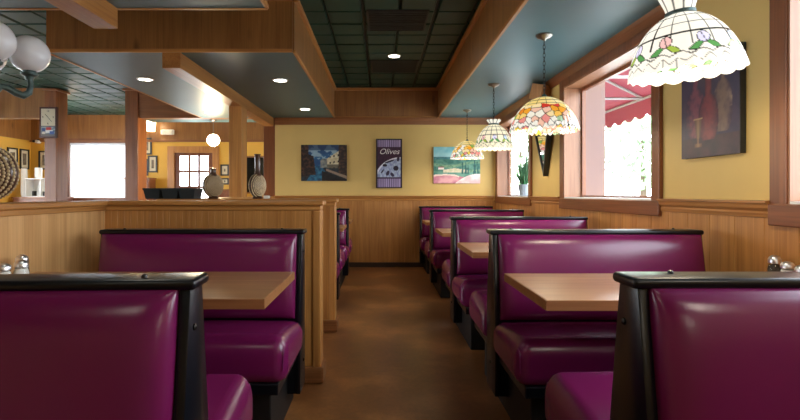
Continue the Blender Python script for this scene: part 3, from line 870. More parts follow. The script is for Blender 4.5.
# ------------------------------------------------------------------ pointed leaning mirror
t = thing('wall_mirror', 'tall pointed dark framed mirror on the wall between the windows', 'mirror', (XR - .001, 5.5, 1.36))
def coffin(s_, z0=0.):
    return [(0, z0), (.20 * s_, .44), (.24 * s_, .64), (.11 * s_, .80), (-.11 * s_, .80), (-.24 * s_, .64), (-.20 * s_, .44)]
tilt = Matrix.Rotation(-math.atan2(.06, 1.0), 4, 'Y')
def coff_ring(outer, inner, x0, x1):
    vs = []; fs = []; n = len(outer)
    for x, pts in ((x0, outer), (x1, outer), (x0, inner), (x1, inner)):
        vs += [(x, p[0], p[1]) for p in pts]
    for i in range(n):
        j = (i + 1) % n
        fs += [(i, j, 2 * n + j, 2 * n + i), (n + i, 3 * n + i, 3 * n + j, n + j), (i, n + i, n + j, j), (2 * n + i, 2 * n + j, 3 * n + j, 3 * n + i)]
    bm = bmesh.new(); V = [bm.verts.new(v) for v in vs]
    for f in fs: bm.faces.new([V[k_] for k_ in f])
    bmesh.ops.recalc_face_normals(bm, faces=bm.faces[:]); m_ = MB().bm(bm); bm.free(); return m_
out_ = coffin(1.); inn = [(p[0] * .86, .06 + p[1] * .88) for p in out_]
coff_ring(out_, inn, -.055, 0.).xf(tilt).build('frame', 'frame_dark', t)
m_ = MB().prism(inn, 0, -.045, -.03).xf(tilt).build('mirror_glass', 'mirror_glass', t)
t = thing('wall_speaker', 'tan wooden speaker box in the corner of wall and soffit above the pointed mirror', 'speaker', (XR - .10, 5.45, 2.27))
M = Matrix.Rotation(math.radians(38), 4, 'Z') @ Matrix.Rotation(math.radians(16), 4, 'X')
MB().box(-.085, .085, -.075, .075, -.085, .085, .006).xf(M).build('cabinet', 'oak_z', t)
MB().box(-.07, .07, -.079, -.075, -.07, .07, .002, 1).xf(M).build('grille', 'table_edge', t)
MB().tube([(0, .04, .0), (.05, .03, .02), (.10, .0, .02)], .012, 8).build('bracket', 'iron', t)

# ------------------------------------------------------------------ stained glass lamps
def dome_pts(nt, nr, R, H, r0, ruff, lobes):
    vs = []
    AM = PI * .43; R = R / math.sin(AM); H = H / (1 - math.cos(AM)); a0 = math.asin(min(1, r0 / R))
    for j in range(nr + 1):
        t_ = j / nr; a = a0 + (AM - a0) * t_
        r_, z = R * math.sin(a), H * (math.cos(a) - math.cos(AM))
        for i in range(nt):
            th = 2 * PI * i / nt
            k_ = t_ ** 6
            w_ = abs(math.sin(lobes * th / 2))
            zz = z - ruff * (w_ - .5) * k_; rr_ = r_ * (1 + .02 * k_ * math.sin(lobes * th))
            vs.append((rr_ * math.cos(th), rr_ * math.sin(th), zz))
    fs = []
    for j in range(nr):
        for i in range(nt):
            fs.append((j * nt + i, j * nt + (i + 1) % nt, (j + 1) * nt + (i + 1) % nt, (j + 1) * nt + i))
    return vs, fs
LEAD = c8(34, 30, 26)
def tulip_color(th, t_, warm=0.):
    base = mixc(c8(252, 248, 238), c8(250, 232, 180), warm)
    cols = 16; f = (th / (2 * PI) * cols) % 1
    c = base
    lw = .055
    if t_ < .76:
        for row in (.2, .4, .58):
            if abs(t_ - row) < .011: c = LEAD
        if f < lw or f > 1 - lw * .3: c = LEAD
    n8 = 9; g = (th / (2 * PI) * n8); k_ = int(g); x = (g % 1 - .5) * 2          # x in -1..1 across one motif
    y = (t_ - .68) / .08
    bud = (x / .34) ** 2 + (y) ** 2
    colr = [c8(246, 196, 190), c8(226, 220, 246), c8(214, 232, 250), c8(248, 214, 204), c8(236, 226, 250)][k_ % 5]
    if bud < 1: c = colr
    if .86 < bud < 1.2: c = LEAD
    if bud < .9 and abs(x - .1 * y) < .03 : c = mixc(colr, LEAD, .7)
    for sg_ in (-1, 1):
        lx, ly = x * .32 - sg_ * .13, (t_ - .785) * 1.0                # leaves spread from below the bud
        an = sg_ * -.35; p = lx * math.cos(an) - ly * math.sin(an); q_ = lx * math.sin(an) + ly * math.cos(an)
        q = abs(p / .13) ** 1.6 + abs(q_ / .034) ** 1.3
        if bud > 1:
            if q < 1: c = c8(92, 156, 84) if (k_ + sg_) % 3 else c8(166, 190, 74)
            elif q < 1.35: c = LEAD
    wob = .85 + .02 * math.sin(th * 18)
    if abs(t_ - wob) < .008: c = mixc(LEAD, base, .25)
    if t_ > .86:
        w2 = .93 + .025 * math.cos(th * 24)
        if abs(t_ - w2) < .006 : c = mixc(LEAD, base, .45)
        if abs(math.sin(th * 14)) < .05 and t_ > w2: c = mixc(LEAD, base, .55)
    return c
rnd = random.Random(3)
FSEEDS = []
FPAL = [c8(244, 166, 50), c8(238, 140, 44), c8(216, 62, 48), c8(246, 214, 84), c8(250, 236, 200), c8(252, 244, 226), c8(252, 226, 170), c8(136, 176, 80), c8(246, 196, 170), c8(250, 196, 92), c8(252, 214, 120), c8(170, 200, 160)]
for ring_, (tt, cnt) in enumerate(((.50, 17), (.62, 19), (.735, 22), (.84, 25), (.93, 29), (1.0, 32))):
    for i in range(cnt):
        FSEEDS.append(((i + rnd.uniform(-.25, .25) + .5 * (ring_ % 2)) / cnt * 2 * PI, tt + rnd.uniform(-.015, .015),
                       rnd.choice(FPAL if ring_ < 3 else [FPAL[8], FPAL[11], FPAL[3], c8(240, 150, 140)] + [c8(252, 246, 234)] * 6)))
def fruit_color(th, t_):
    base = mixc(c8(252, 232, 170), c8(250, 214, 120), .4 + .4 * math.sin(th * 2))
    if t_ < .47 + .025 * math.sin(th * 7):
        c = base
        f = (th / (2 * PI) * 14) % 1
        if f < .05: c = LEAD
        for row in (.15, .3, .43):
            if abs(t_ - row) < .009: c = LEAD
        return c
    best = (9, None); sec = 9
    for (a, b_, col_) in FSEEDS:
        d = abs(a - th) % (2 * PI); d = min(d, 2 * PI - d) * math.sin(min(1.5, .1 + t_ * 1.35))
        q = math.hypot(d, (b_ - t_) * 1.45)
        if q < best[0]: sec = best[0]; best = (q, col_)
        elif q < sec: sec = q
    if sec - best[0] < .014: return LEAD
    return best[1]
def tiffany(label, x, y, zb, zt, R, fn, crown, mat, ruff, lobes, nt_=260, nr_=72, tilt=0., gal=.07):
    """hung from the soffit; origin at the ceiling canopy"""
    t = thing('pendant_lamp', label, 'pendant lamp', (x, y, HS), 0, 'stained glass pendant lamps')
    MB().lathe([(.062, 0), (.062, -.008), (.05, -.022), (.02, -.03), (.008, -.045), (0, -.046)][::-1], 20).build('canopy', 'nickel', t, smooth=40)
    H = zt - zb; R0 = .035 if not crown else .05
    vs, fs = dome_pts(nt_, nr_, R, H, R0, ruff, lobes)
    zoff = zb - HS
    cs = []
    for j in range(nr_ + 1):
        for i in range(nt_):
            cs.append(s2l(fn(2 * PI * i / nt_, j / nr_)))
    sh = MB().add(vs, fs).build('shade', mat, t, smooth=60, colors=cs, loc=(0, 0, zoff))
    md = sh.modifiers.new('thickness', 'SOLIDIFY'); md.thickness = .003; md.offset = -1
    topz = zt - HS - .004
    if crown:
        # flared gallery of glass panels above a brass ring
        nc = 60; vs = []; cs = []
        for j, (r_, z) in enumerate(((.050, 0), (.056, gal * .28), (.066, gal * .64), (.078, gal))):
            for i in range(nc):
                th = 2 * PI * i / nc
                zz = z + (.012 * abs(math.sin(th * 5)) if j == 3 else 0)
                vs.append((r_ * math.cos(th), r_ * math.sin(th), zz)); cs.append(s2l(LEAD if i % 6 == 0 else c8(244, 240, 224)))
        fs = [(j * nc + i, j * nc + (i + 1) % nc, (j + 1) * nc + (i + 1) % nc, (j + 1) * nc + i) for j in range(3) for i in range(nc)]
        g = MB().add(vs, fs).build('gallery', mat, t, smooth=60, colors=cs, loc=(0, 0, topz + .012))
        md = g.modifiers.new('thickness', 'SOLIDIFY'); md.thickness = .003
        MB().lathe([(.046, -.004), (.056, .0), (.056, .012), (.046, .014)], 24).build('collar', 'bronze', t, smooth=30, loc=(0, 0, topz))
    tl_ = []
    MB().lathe([(.0, .03), (.012, .028), (.02, .012), (.04, 0), (.04, -.006), (.012, -.01), (.018, -.02), (.018, -.06), (0, -.06)][::-1], 16).build('socket_cap', 'bronze', t, smooth=40, loc=(0, 0, topz))
    if tilt:
        Mt = Matrix.Translation((0, 0, topz)) @ Matrix.Rotation(tilt, 4, 'Y') @ Matrix.Translation((0, 0, -topz))
        for ch in t.children:
            if ch.name.split('.')[0] in ('shade', 'gallery', 'collar', 'socket_cap'):
                p = Mt @ Vector(ch.location); ch.location = p; ch.rotation_euler = (0, tilt, 0)
    # chain of oval links
    m_ = MB(); z = -.046; k_ = 0; pitch = .03; end = topz + .03
    nl = max(2, int((z - end) / pitch)); pitch = (z - end) / nl
    for k_ in range(nl):
        c = z - pitch * (k_ + .5); pts = []
        for q in range(12):
            an = 2 * PI * q / 12; a, b_ = .0085 * math.cos(an), (pitch * .5 + .006) * math.sin(an)
            pts.append((a, 0, c + b_) if k_ % 2 else (0, a, c + b_))
        m_.tube(pts, .0022, 5, True)
    m_.build('chain', 'iron', t, smooth=60)
    MB().ball((0, 0, topz - .11), .03, 14, 8, (1, 1, 1.25)).build('bulb', 'bulb', t, smooth=60)
    ld = bpy.data.lights.new('bulb_light', 'POINT'); ld.energy = 9; ld.color = (1, .86, .64); ld.shadow_soft_size = .05
    lo = bpy.data.objects.new('bulb_light', ld); COL.objects.link(lo); lo.parent = t; lo.location = (0, 0, topz - .20)
    return t
XLAMP = 1.24
tiffany('big white stained glass lamp with pink tulips hanging nearest at the upper right', 1.21, 2.02, 1.652, 1.895, .205, lambda a, b_: tulip_color(a, b_, .1), True, 'stained_glass_bright', .012, 18, 260, 72, -.075)
tiffany('fruit patterned stained glass lamp, the larger one hanging before the large window', XLAMP, 3.8, 1.645, 1.90, .25, fruit_color, False, 'stained_glass', .016, 44)
tiffany('white stained glass lamp with a pale flower band, second from the end wall', XLAMP, 5.5, 1.66, 1.93, .205, lambda a, b_: tulip_color(a, b_, .55), True, 'stained_glass', .018, 22, 160, 44, 0., .03)
tiffany('fruit patterned stained glass lamp hanging farthest, before the hills painting', XLAMP, 7.2, 1.675, 1.925, .235, lambda a, b_: fruit_color(a + 2, b_), False, 'stained_glass', .016, 44, 160, 44)

# ------------------------------------------------------------------ recessed lights and vents
def downlight(label, x, y, z, watts=10, r=.065):
    t = thing('recessed_light', label, 'recessed light', (x, y, z), 0, 'recessed ceiling lights')
    MB().lathe([(0, .004), (r + .02, .004), (r + .02, -.004), (r + .006, -.010), (r, -.006), (r, .0)], 28, cap=False).build('trim_ring', 'white', t, smooth=40)
    MB().lathe([(r, -.0045), (0, -.0055)][::-1], 28, cap=False).build('lens', 'lamp_white', t, smooth=40)
    ld = bpy.data.lights.new('downlight_lamp', 'SPOT'); ld.energy = watts; ld.spot_size = math.radians(115); ld.spot_blend = .7; ld.color = (1, .9, .76); ld.shadow_soft_size = .07
    lo = bpy.data.objects.new('downlight_lamp', ld); COL.objects.link(lo); lo.parent = t; lo.location = (0, 0, -.03)
downlight('recessed light in the tiled ceiling over the aisle', .16, 6.1, HT, 20)
downlight('recessed light in the left soffit nearest the raised ceiling and the fascia', -1.07, 5.31, HS)
downlight('recessed light in the left soffit close to the end wall', -1.085, 7.13, HS)
downlight('recessed light in the left soffit left of the oak beam', -2.48, 5.26, HS)
downlight('added recessed light where the globe glow falls on the left soffit', -2.54, 7.4, HS)  # added light in place of the globe's glow on the soffit
for i, (x, y) in enumerate(((.155, 4.86), (.17, 6.60))):
    t = thing('ceiling_vent', ['large dark vent grille in the raised tile ceiling, nearer one', 'dark vent grille in the raised tile ceiling, beyond the light'][i], 'vent', (x, y, HT - .004), 0, 'ceiling vents')
    w = .29 if i == 0 else .31
    MB().box(-w, w, -w, w, -.004, .006, .002, 1).build('plate', 'black_matte', t)
    m_ = MB()
    for k_ in range(12):
        a = -w + .03 + k_ * (2 * w - .06) / 11; m_.box(-w + .02, w - .02, a - .006, a + .006, -.009, -.004)
    m_.build('grille', 'tile_gap', t)

# ------------------------------------------------------------------ chandelier with white globes
CX, CY, CZ = -2.275, 2.9, 2.015
t = thing('globe_chandelier', 'green bronze chandelier with round white glass globes at the upper left', 'chandelier', (CX, CY, HS))
MB().lathe([(.0, 0), (.07, 0), (.07, -.01), (.03, -.03), (.012, -.05), (.012, -.5), (.03, -.51), (.055, -.55), (.06, -.60), (.03, -.65), (.018, -.68), (.03, -.70), (0, -.73)][::-1], 20).build('stem', 'bronze', t, smooth=40)
for k_ in range(4):
    an = math.radians(43 + 90 * k_); dx, dy = math.cos(an), math.sin(an); Z0 = CZ - HS
    def P(r_, z): return (dx * r_, dy * r_, z)
    am = MB().tube([P(.03, -.60), P(.06, -.575), P(.09, -.58), P(.13, -.605), P(.165, -.615), P(.192, -.595), P(.202, -.55), P(.195, Z0 - .125)], [.017, .018, .02, .022, .022, .02, .016, .015], 10).build('arm', 'bronze', t, smooth=60)
    MB().lathe([(.0, -.03), (.02, -.03), (.026, -.01), (.045, 0), (.048, .012), (.034, .016), (.04, .028), (.0, .028)], 16).build('cup', 'bronze', am, smooth=40, loc=P(.195, Z0 - .128))
    MB().ball(P(.195, Z0), .11, 28, 16).build('globe', 'globe', t, smooth=80)

# ------------------------------------------------------------------ flask vases
def flask(label, loc, rz, r=.105, neck=.05, nr_=.022):
    t = thing('flask_vase', label, 'vase', loc, rz, 'woven flask vases on the half walls')
    zc = r + .012
    def ds(a, ph): return 1.
    MB().ball((0, 0, zc), r, 36, 20, (1, .46, 1)).build('body', 'vase_dark', t, smooth=80)
    m_ = MB()                                              # beaded discs on both flat faces
    for sy in (-1, 1):
        for ring_ in range(0, 9):
            rr_ = ring_ * r * .119; cnt = max(1, int(2 * PI * rr_ / (r * .125)))
            for i in range(cnt):
                an = 2 * PI * (i + .5 * (ring_ % 2)) / cnt; px, pz = rr_ * math.cos(an), rr_ * math.sin(an)
                py = .46 * math.sqrt(max(0, r * r - px * px - pz * pz))
                m_.ball((px, sy * (py - .001), zc + pz), r * .066, 7, 5, (1, .8, 1))
    o = m_.build('bead_work', 'vase_bead', t, smooth=80)
    o['kind'] = 'stuff'
    MB().lathe([(nr_ * 1.5, 2 * r - .004), (nr_, 2 * r + .018), (nr_, 2 * r + neck), (nr_ * 1.25, 2 * r + neck + .012), (nr_ * .9, 2 * r + neck + .013)], 16).build('neck', 'vase_dark', t, smooth=40)
    MB().lathe([(.04, 0), (.045, .006), (.034, .022)], 16).build('foot', 'vase_dark', t, smooth=40)
    return t
flask('beaded flask vase cut off by the left picture edge', (-1.83, 2.33, CAPZ), math.radians(6), .128, .06)
flask('short necked beaded vase standing left of the pale oak post', (-1.44, 4.29, CAPZ), math.radians(58), .1, .05, .024)
flask('tall necked vase standing between the pale oak post and the yellow wall', (-1.06, 4.29, CAPZ), math.radians(66), .1, .17, .024)
MB().box(0, .05, 0, .03, 0, .028, .003).build('note_block', 'white', loc=(-1.0, 4.25, CAPZ))
tag(bpy.data.objects['note_block'], 'small white block right of the tall necked vase', 'block')
# dark tubs
t0 = None
for i, x in enumerate((-1.93, -1.78, -1.635)):
    if t0 is None:
        t0 = thing('serving_tub', '', 'tub', (x, 4.30, CAPZ), 0, 'dark tubs on the half wall')
        m_ = MB(); vs = []; 
        for (a, b_, z) in ((.055, .085, 0), (.07, .1, .085), (.064, .094, .085), (.05, .08, .006)):
            vs += [(-a, -b_, z), (a, -b_, z), (a, b_, z), (-a, b_, z)]
        fs = [(3, 2, 1, 0), (12, 13, 14, 15)]
        for j in range(3):
            for q in range(4): fs.append((j * 4 + q, j * 4 + (q + 1) % 4, j * 4 + 4 + (q + 1) % 4, j * 4 + 4 + q))
        m_.add(vs, fs).build('tub_body', 'tub', t0)
        m_ = MB(); 
        for k_ in range(4): m_.box(-.073, .073, -.103 if k_ == 0 else (.096 if k_ == 1 else -.1), -.096 if k_ == 0 else (.103 if k_ == 1 else .1), .076, .09) if k_ < 2 else m_.box(-.073 if k_ == 2 else .066, -.066 if k_ == 2 else .073, -.096, .096, .076, .09)
        m_.build('rim', 'tub', t0); c = t0
    else:
        c = copy_tree(t0); c.location = (x, 4.30, CAPZ)
    c['label'] = ['dark serving tub on the half wall, the one nearest the dark post', 'dark serving tub in the middle of its row of three', 'dark serving tub beside the short necked vase'][i]
# ------------------------------------------------------------------ clock on the post
t = thing('wall_clock', 'small framed clock with a car picture on the dark left post', 'clock', (-5.262, YB - .021, 2.05))
cw, ch = .28, .49
MB().box(-cw / 2, cw / 2, -.045, 0, 0, ch, .006).build('case', 'frame_red', t)
MB().box(-cw / 2 + .03, cw / 2 - .03, -.049, -.04, .19, ch - .03, .002).build('dial', 'mat_cream', t)
def carpic(u, v):
    n = nz2(u, v, 5, 9); c = mixc(c8(90, 110, 130), c8(150, 160, 160), .5 + n)
    if v < .25: c = c8(96, 92, 88)
    if .05 < u < .3 and .5 < v < .85: c = c8(30, 60, 130)
    if .35 < u < .75 and .6 < v < .9: c = c8(190, 40, 36)
    if .3 < u < .85 and .32 < v < .62: c = c8(226, 226, 224)
    if .6 < u < .95 and .18 < v < .5: c = c8(60, 90, 160)
    if .05 < u < .3 and .2 < v < .42: c = c8(220, 214, 200)
    return c
pp = painted(cw - .06, .15, carpic, 'picture_panel', t, -.0475, 40); pp.location.z = .03
for s_, (x, z) in (('12', (0, .425)), ('3', (.082, .325)), ('6', (0, .225)), ('9', (-.082, .325))):
    text(s_, 'numeral', .045, 'black_matte', t, (x, -.0495, z))
m_ = MB().tube([(0, -.051, .325), (-.045, -.051, .375)], .004, 6); m_.build('hour_hand', 'black_matte', t)
m_ = MB().tube([(0, -.052, .325), (.06, -.052, .255)], .003, 6); m_.build('minute_hand', 'black_matte', t)

# ------------------------------------------------------------------ framed prints of the far room
def print_frame(label, loc, w, h, rz=0., matc='print_grey'):
    t = thing('framed_print', label, 'picture', loc, rz, 'framed prints of the far room')
    m_ = MB(); f = .03
    m_.box(-w / 2, w / 2, -.025, 0, 0, f); m_.box(-w / 2, w / 2, -.025, 0, h - f, h); m_.box(-w / 2, -w / 2 + f, -.025, 0, f, h - f); m_.box(w / 2 - f, w / 2, -.025, 0, f, h - f)
    m_.build('frame', 'frame_dark', t)
    MB().box(-w / 2 + f, w / 2 - f, -.012, -.002, f, h - f).build('mount', 'mat_cream', t)
    MB().box(-w / 2 + f + .045, w / 2 - f - .045, -.014, -.011, f + .06, h - f - .06).build('print', matc, t)
    return t
print_frame('framed print on the far left wall, left of the one by the corner', (XL + .001, 10.16, 1.68), .28, .42, PI / 2)
print_frame('framed print on the far left wall next to the corner', (XL + .001, 10.50, 1.68), .26, .42, PI / 2)
print_frame('framed print on the far wall partly behind the clock post', (-7.18, YF - .001, 1.68), .27, .40)
print_frame('framed print highest beside the right dark post', (-5.05, YF - .001, 2.0), .30, .36)
print_frame('framed print right of the highest one, beside the door', (-4.86 - .02, YF - .001, 1.62), .2, .36)
print_frame('framed print below the highest one at the right dark post', (-5.12, YF - .001, 1.55), .28, .36)
print_frame('small framed print on the yellow wall right of the door', (-3.34, YF - .001, 1.55), .18, .24)
print_frame('smaller framed print under another one right of the door', (-3.34, YF - .001, 1.36), .18, .14)
t = thing('dark_board', 'dark framed board behind the tall necked vase', 'board', (-2.65, YF - .001, 1.2)); MB().box(-.3, .3, -.02, 0, 0, .74).build('panel', 'glass_dark', t)
m_ = MB(); m_.box(-.33, .33, -.03, 0, .74, .77); m_.box(-.33, .33, -.03, 0, -.03, 0); m_.box(-.33, -.3, -.03, 0, 0, .74); m_.box(.3, .33, -.03, 0, 0, .74); m_.build('frame', 'brown_x', t)
# cabinets of the far room
def cabinet(label, x, y, w, d, h, mat='redwood_z'):
    t = thing('side_cabinet', label, 'cabinet', (x, y, 0))
    MB().box(-w / 2, w / 2, -d / 2, d / 2, 0, h - .03).build('body', mat, t)
    MB().box(-w / 2 - .02, w / 2 + .02, -d / 2 - .02, d / 2, h - .03, h, .004).build('worktop', 'brown_x', t)
    for s_ in (-1, 1):
        dr = MB().box(s_ * w / 4 - w / 4 + .01, s_ * w / 4 + w / 4 - .01, -d / 2 - .018, -d / 2, .08, h - .08, .004).build('door', mat, t)
        MB().ball((s_ * .035, -d / 2 - .03, h * .6), .012, 10, 6).build('knob', 'nickel', dr, smooth=60)
    return t
cabinet('small brown cabinet right of the far door', -3.22, 10.45, .36, .3, 1.26)
cabinet('narrow brown cabinet at the right dark post beside the door', -5.05, 10.5, .5, .3, 1.5)
cabinet('dark cabinet carrying the white shelf in the far left corner', -6.95, 10.3, .9, .5, 1.1, 'redwood_z')
t = thing('white_shelf', 'white open shelf with cups in the far left corner', 'shelf', (-6.93, 10.25, 1.1))
MB().box(-.28, -.26, -.12, .12, 0, .36).build('side_panel', 'white', t); MB().box(.3, .32, -.12, .12, 0, .36).build('side_panel', 'white', t)
MB().box(-.28, .32, -.13, .13, .36, .38).build('top_board', 'white', t); MB().box(-.26, .3, .1, .12, .01, .35).build('back_board', 'white', t)
MB().box(-.26, .3, -.12, .1, .002, .02).build('shelf_board', 'white', t); MB().box(.0, .02, -.1, .1, .02, .36).build('divider', 'white', t)
for i, (x, y, z, r_, h) in enumerate(((-7.02, 10.25, 1.48, .07, .22), (-7.22 - .06, 10.2, 1.1, .06, .58), (-7.05, 10.17, 1.12, .04, .1), (-6.72, 10.17, 1.12, .04, .13), (-6.84, 10.17, 1.12, .035, .09))):
    o = MB().lathe([(r_ * .8, 0), (r_, h * .1), (r_, h * .9), (r_ * .9, h), (r_ * .7, h)], 16).build(['paper_cup_stack', 'paper_cup_stack', 'cup', 'cup', 'cup'][i], ['white', 'white', 'iron', 'white', 'iron'][i], smooth=40, loc=(x, y, z))
    tag(o, ['white stack of cups standing on top of the white shelf', 'tall white stack of cups left of the white shelf', 'dark cup inside the left half of the white shelf', 'white cup at the right end inside the white shelf', 'dark cup inside the right half of the white shelf'][i], 'cup')
# security camera, sconce, emergency light, hanging globe
t = thing('security_camera', 'small black security camera under the wooden band at far left', 'camera', (-7.3, YF - .041, 2.27))
MB().box(-.02, .02, -.02, .0, 0, .05).build('bracket', 'black_matte', t); MB().lathe([(.0, -.09), (.035, -.085), (.035, .03), (.0, .035)], 14).xf(Matrix.Rotation(PI / 2, 4, 'X')).build('housing', 'white', t, smooth=40, loc=(0, -.05, 0))
MB().ball((0, -.15, 0), .028, 12, 8).build('lens', 'black', t, smooth=60)
t = thing('wall_sconce', 'glowing wall lamp beside the right dark post', 'wall lamp', (-4.86, YF - .021, 2.48))
MB().box(-.05, .05, -.02, 0, .02, .16).build('back_plate', 'bronze', t)
MB().lathe([(.09, 0), (.11, .24), (.105, .24), (.085, .004)], 20, (0, -.13, 0)).build('shade', 'sconce_glow', t, smooth=40)
MB().tube([(0, -.02, .06), (0, -.13, .03)], .01, 8).build('arm', 'bronze', t)
t = thing('emergency_light', 'white emergency light box right of the glowing wall lamp', 'emergency light', (-4.68, YF - .021, 2.42))
MB().box(0, .27, -.07, 0, 0, .11, .01).build('case', 'white', t)
for s_ in (.06, .21): MB().lathe([(.0, 0), (.03, 0), (.03, .012), (0, .014)], 14).xf(Matrix.Rotation(PI / 2, 4, 'X')).build('lamp_head', 'white_china', t, smooth=40, loc=(s_, -.07, .055))
t = thing('globe_pendant', 'brightly glowing globe lamp hanging in the far room', 'pendant lamp', (-2.75, 8.2, HS))
MB().lathe([(0, -.03), (.03, -.025), (.06, -.01), (.065, 0)], 18).build('canopy', 'nickel', t, smooth=40)
MB().tube([(0, 0, -.02), (0, 0, -.24)], .006, 8).build('stem', 'nickel', t)
MB().ball((0, 0, -.33), .1, 24, 14).build('globe', 'globe_lit', t, smooth=80)
MB().lathe([(.0, 0), (.035, 0), (.04, -.02), (.0, -.022)][::-1], 16).build('collar', 'nickel', t, smooth=40, loc=(0, 0, -.225))

# ------------------------------------------------------------------ potted succulent on the window sill
t = thing('potted_plant', 'small green plant in a white pot on the far window sill', 'plant', (XR + .082, 6.72, 1.025 + CW + .0125))
t.scale = (1.15, 1.15, 1.3)
MB().lathe([(.05, 0), (.068, .115), (.072, .12), (.062, .12), (.056, .098), (0, .098)], 18).build('pot', 'clay_pot', t, smooth=40)
m_ = MB(); rp = random.Random(5)
for i in range(30):
    an = rp.uniform(0, 2 * PI); le = rp.uniform(.12, .26); lean = rp.uniform(.02, .13); w = rp.uniform(.016, .028)
    if i == 0: le, lean, an = .34, .05, 5.0
    if i == 1: le, lean, an = .33, .07, 5.4
    pts = []; rs = []
    for q in range(6):
        f = q / 5; lx = lean * f ** 1.5
        pts.append((min(.07, max(-.075, math.cos(an) * (.02 + lx))), math.sin(an) * (.02 + lx), .098 + le * f)); rs.append(max(.001, w * (1 - f) ** .6 * (.7 + .6 * f)))
    m_.tube(pts, rs, 6)
o = m_.build('leaves', 'leaf', t, smooth=60)

# ------------------------------------------------------------------ outdoors
struct(MB().box(-60, 60, -60, 90, -.25, -.14).build('ground', 'concrete_out'), 'pale paving outside the windows', 'ground')
def awning(y0, y1, label):
    t = thing('awning', label, 'awning', (XR + .21, (y0 + y1) / 2, 2.2)); O = Vector(t.location)
    x0, x1, za, zb = XR + .21, 3.25, 2.95, 2.36
    L = y1 - y0
    def part(mb, nm, mat, **kw):
        mb.v = [tuple(Vector(q) - O) for q in mb.v]; return mb.build(nm, mat, t, **kw)
    part(MB().add([(x0, y0, za), (x0, y1, za), (x1, y1, zb), (x1, y0, zb), (x0, y0, za + .01), (x0, y1, za + .01), (x1, y1, zb + .01), (x1, y0, zb + .01)],
                  [(0, 1, 2, 3), (7, 6, 5, 4), (0, 3, 7, 4), (1, 5, 6, 2), (0, 4, 5, 1), (3, 2, 6, 7)]), 'canopy', 'awning_cloth')
    vs = []; fs = []; n = int(L / .02)
    for i in range(n + 1):
        y = y0 + L * i / n
        z = 2.15 - .05 * abs(math.sin(PI * (y - y0) / .28))
        vs += [(x1, y, zb), (x1, y, z), (x1 + .006, y, zb), (x1 + .006, y, z)]
    for i in range(n):
        a = 4 * i; fs += [(a, a + 4, a + 5, a + 1), (a + 2, a + 3, a + 7, a + 6), (a + 1, a + 5, a + 7, a + 3)]
    part(MB().add(vs, fs), 'valance', 'awning_cloth')
    m_ = MB(); k_ = max(2, int(L / 1.1))
    for i in range(k_ + 1):
        y = y0 + .02 + (L - .04) * i / k_
        m_.tube([(x0, y, za - .03), (x1 - .02, y, zb - .02)], .016, 6)
        m_.tube([(x0, y, zb - .02), (x1 - .02, y, zb - .02)], .016, 6)
    m_.tube([(x1 - .02, y0, zb - .02), (x1 - .02, y1, zb - .02)], .018, 6)
    m_.tube([((x0 + x1) / 2, y0, (za + zb) / 2 - .03), ((x0 + x1) / 2, y1, (za + zb) / 2 - .03)], .016, 6)
    part(m_, 'bar_frame', 'awning_bar', smooth=60)
    return t
awning(5.0, 9.6, 'burgundy scalloped awning outside the large window')
struct(MB().box(XR + .2, XR + .41, 5.02, 5.4, -.14, 3.2).build('wall_pier', 'stucco'), 'pale pier outside the large window', 'pier')
def tree(label, x, y, h, r, seed):
    t = thing('tree', label, 'tree', (x, y, -.14), 0, 'trees outside the windows')
    MB().tube([(0, 0, 0), (.05, 0, h * .3), (0, .05, h * .7)], [.16, .13, .06], 10).build('trunk', 'bark', t, smooth=60)
    rn = random.Random(seed); m_ = MB()
    for i in range(1500):
        d = Vector((rn.gauss(0, 1), rn.gauss(0, 1), rn.gauss(0, 1))).normalized(); q = rn.random() ** .4
        p = Vector((d.x * r * q, d.y * r * q, h * .68 + d.z * r * .8 * q)); 
        if noise.noise(p * .9) < -.12: continue
        s_ = rn.uniform(.12, .26); a = Vector((rn.uniform(-1, 1), rn.uniform(-1, 1), rn.uniform(-1, 1))).normalized(); b_ = a.orthogonal().normalized(); c = a.cross(b_)
        m_.add([p - b_ * s_, p + c * s_ * .5, p + b_ * s_, p - c * s_ * .5], [(0, 1, 2, 3)])
    m_.build('crown', 'tree_leaf', t)
tree('leafy tree outside the large window, nearest', 11.5, 22, 5.2, 2.6, 1)
tree('leafy tree outside behind the nearest one', 16., 27, 6.2, 3.2, 2)
tree('leafy tree outside beyond the far window', 9.5, 34, 6.0, 3.0, 3)

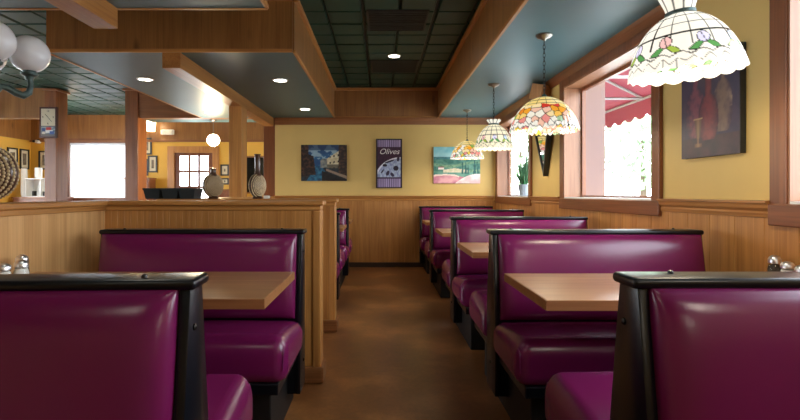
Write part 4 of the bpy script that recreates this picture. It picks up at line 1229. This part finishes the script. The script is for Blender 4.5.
# ------------------------------------------------------------------ light
w = bpy.data.worlds.new('World'); scene.world = w; w.use_nodes = True
nt = w.node_tree; bg = nt.nodes['Background']
tc = N(nt, 'ShaderNodeTexCoord'); sx = N(nt, 'ShaderNodeSeparateXYZ'); nt.links.new(tc.outputs['Generated'], sx.inputs[0])
r = N(nt, 'ShaderNodeValToRGB'); r.color_ramp.elements[0].position = 0.; r.color_ramp.elements[0].color = (.88, .94, 1, 1); r.color_ramp.elements[1].position = .8; r.color_ramp.elements[1].color = (.76, .88, 1, 1)
nt.links.new(sx.outputs['Z'], r.inputs['Fac']); nt.links.new(r.outputs['Color'], bg.inputs['Color'])
bg.inputs['Strength'].default_value = 10.
def portal(loc, rot, sx_, sy_):
    ld = bpy.data.lights.new('window_portal', 'AREA'); ld.shape = 'RECTANGLE'; ld.size = sx_; ld.size_y = sy_; ld.cycles.is_portal = True
    o = bpy.data.objects.new('window_portal', ld); COL.objects.link(o); o.location = loc; o.rotation_euler = rot
for wv in WINS:
    portal((XR + .22, (wv[0] + wv[1]) / 2, (wv[2] + wv[3]) / 2), (0, PI / 2, 0), wv[3] - wv[2], wv[1] - wv[0])
for (y0, y1) in ((1.0, 3.8), (4.2, 7.3), (7.7, 9.7)):
    portal((XL - .17, (y0 + y1) / 2, 1.43), (0, -PI / 2, 0), 1.65, y1 - y0)
portal(((DOORX0 + DOORX1) / 2, YF + .17, 1.1), (-PI / 2, 0, 0), .8, 2.)
# lamps of the far room, plus added unseen lights
def lamp(loc, watts, col=(1, .8, .5), size=.1):
    ld = bpy.data.lights.new('lamp_and_fill_light', 'POINT'); ld.energy = watts; ld.color = col; ld.shadow_soft_size = size
    o = bpy.data.objects.new('lamp_and_fill_light', ld); COL.objects.link(o); o.location = loc
lamp((-2.75, 8.2, 1.88), 55)
lamp((-5.9, 9.2, 2.3), 18)  # added light hidden behind the post, brightens the far room
for p in ((-1.08, 1.9, 2.33), (-1.08, -.6, 2.33), (.16, .3, 2.8), (1.24, .25, 1.7), (1.24, -1.4, 1.7)):  # unseen lights above and behind the camera, added for highlights on the vinyl
    lamp(p, 10, (1, .9, .76), .13)
lamp((-4.86, 10.4, 2.62), 10)

scene.view_settings.view_transform = 'Standard'
scene.view_settings.look = 'None'
scene.view_settings.exposure = 0.22
scene.view_settings.gamma = 1
scene.view_settings.use_curve_mapping = False
scene.cycles.use_denoising = True
scene.cycles.max_bounces = 10
scene.cycles.diffuse_bounces = 5
scene.cycles.transparent_max_bounces = 12
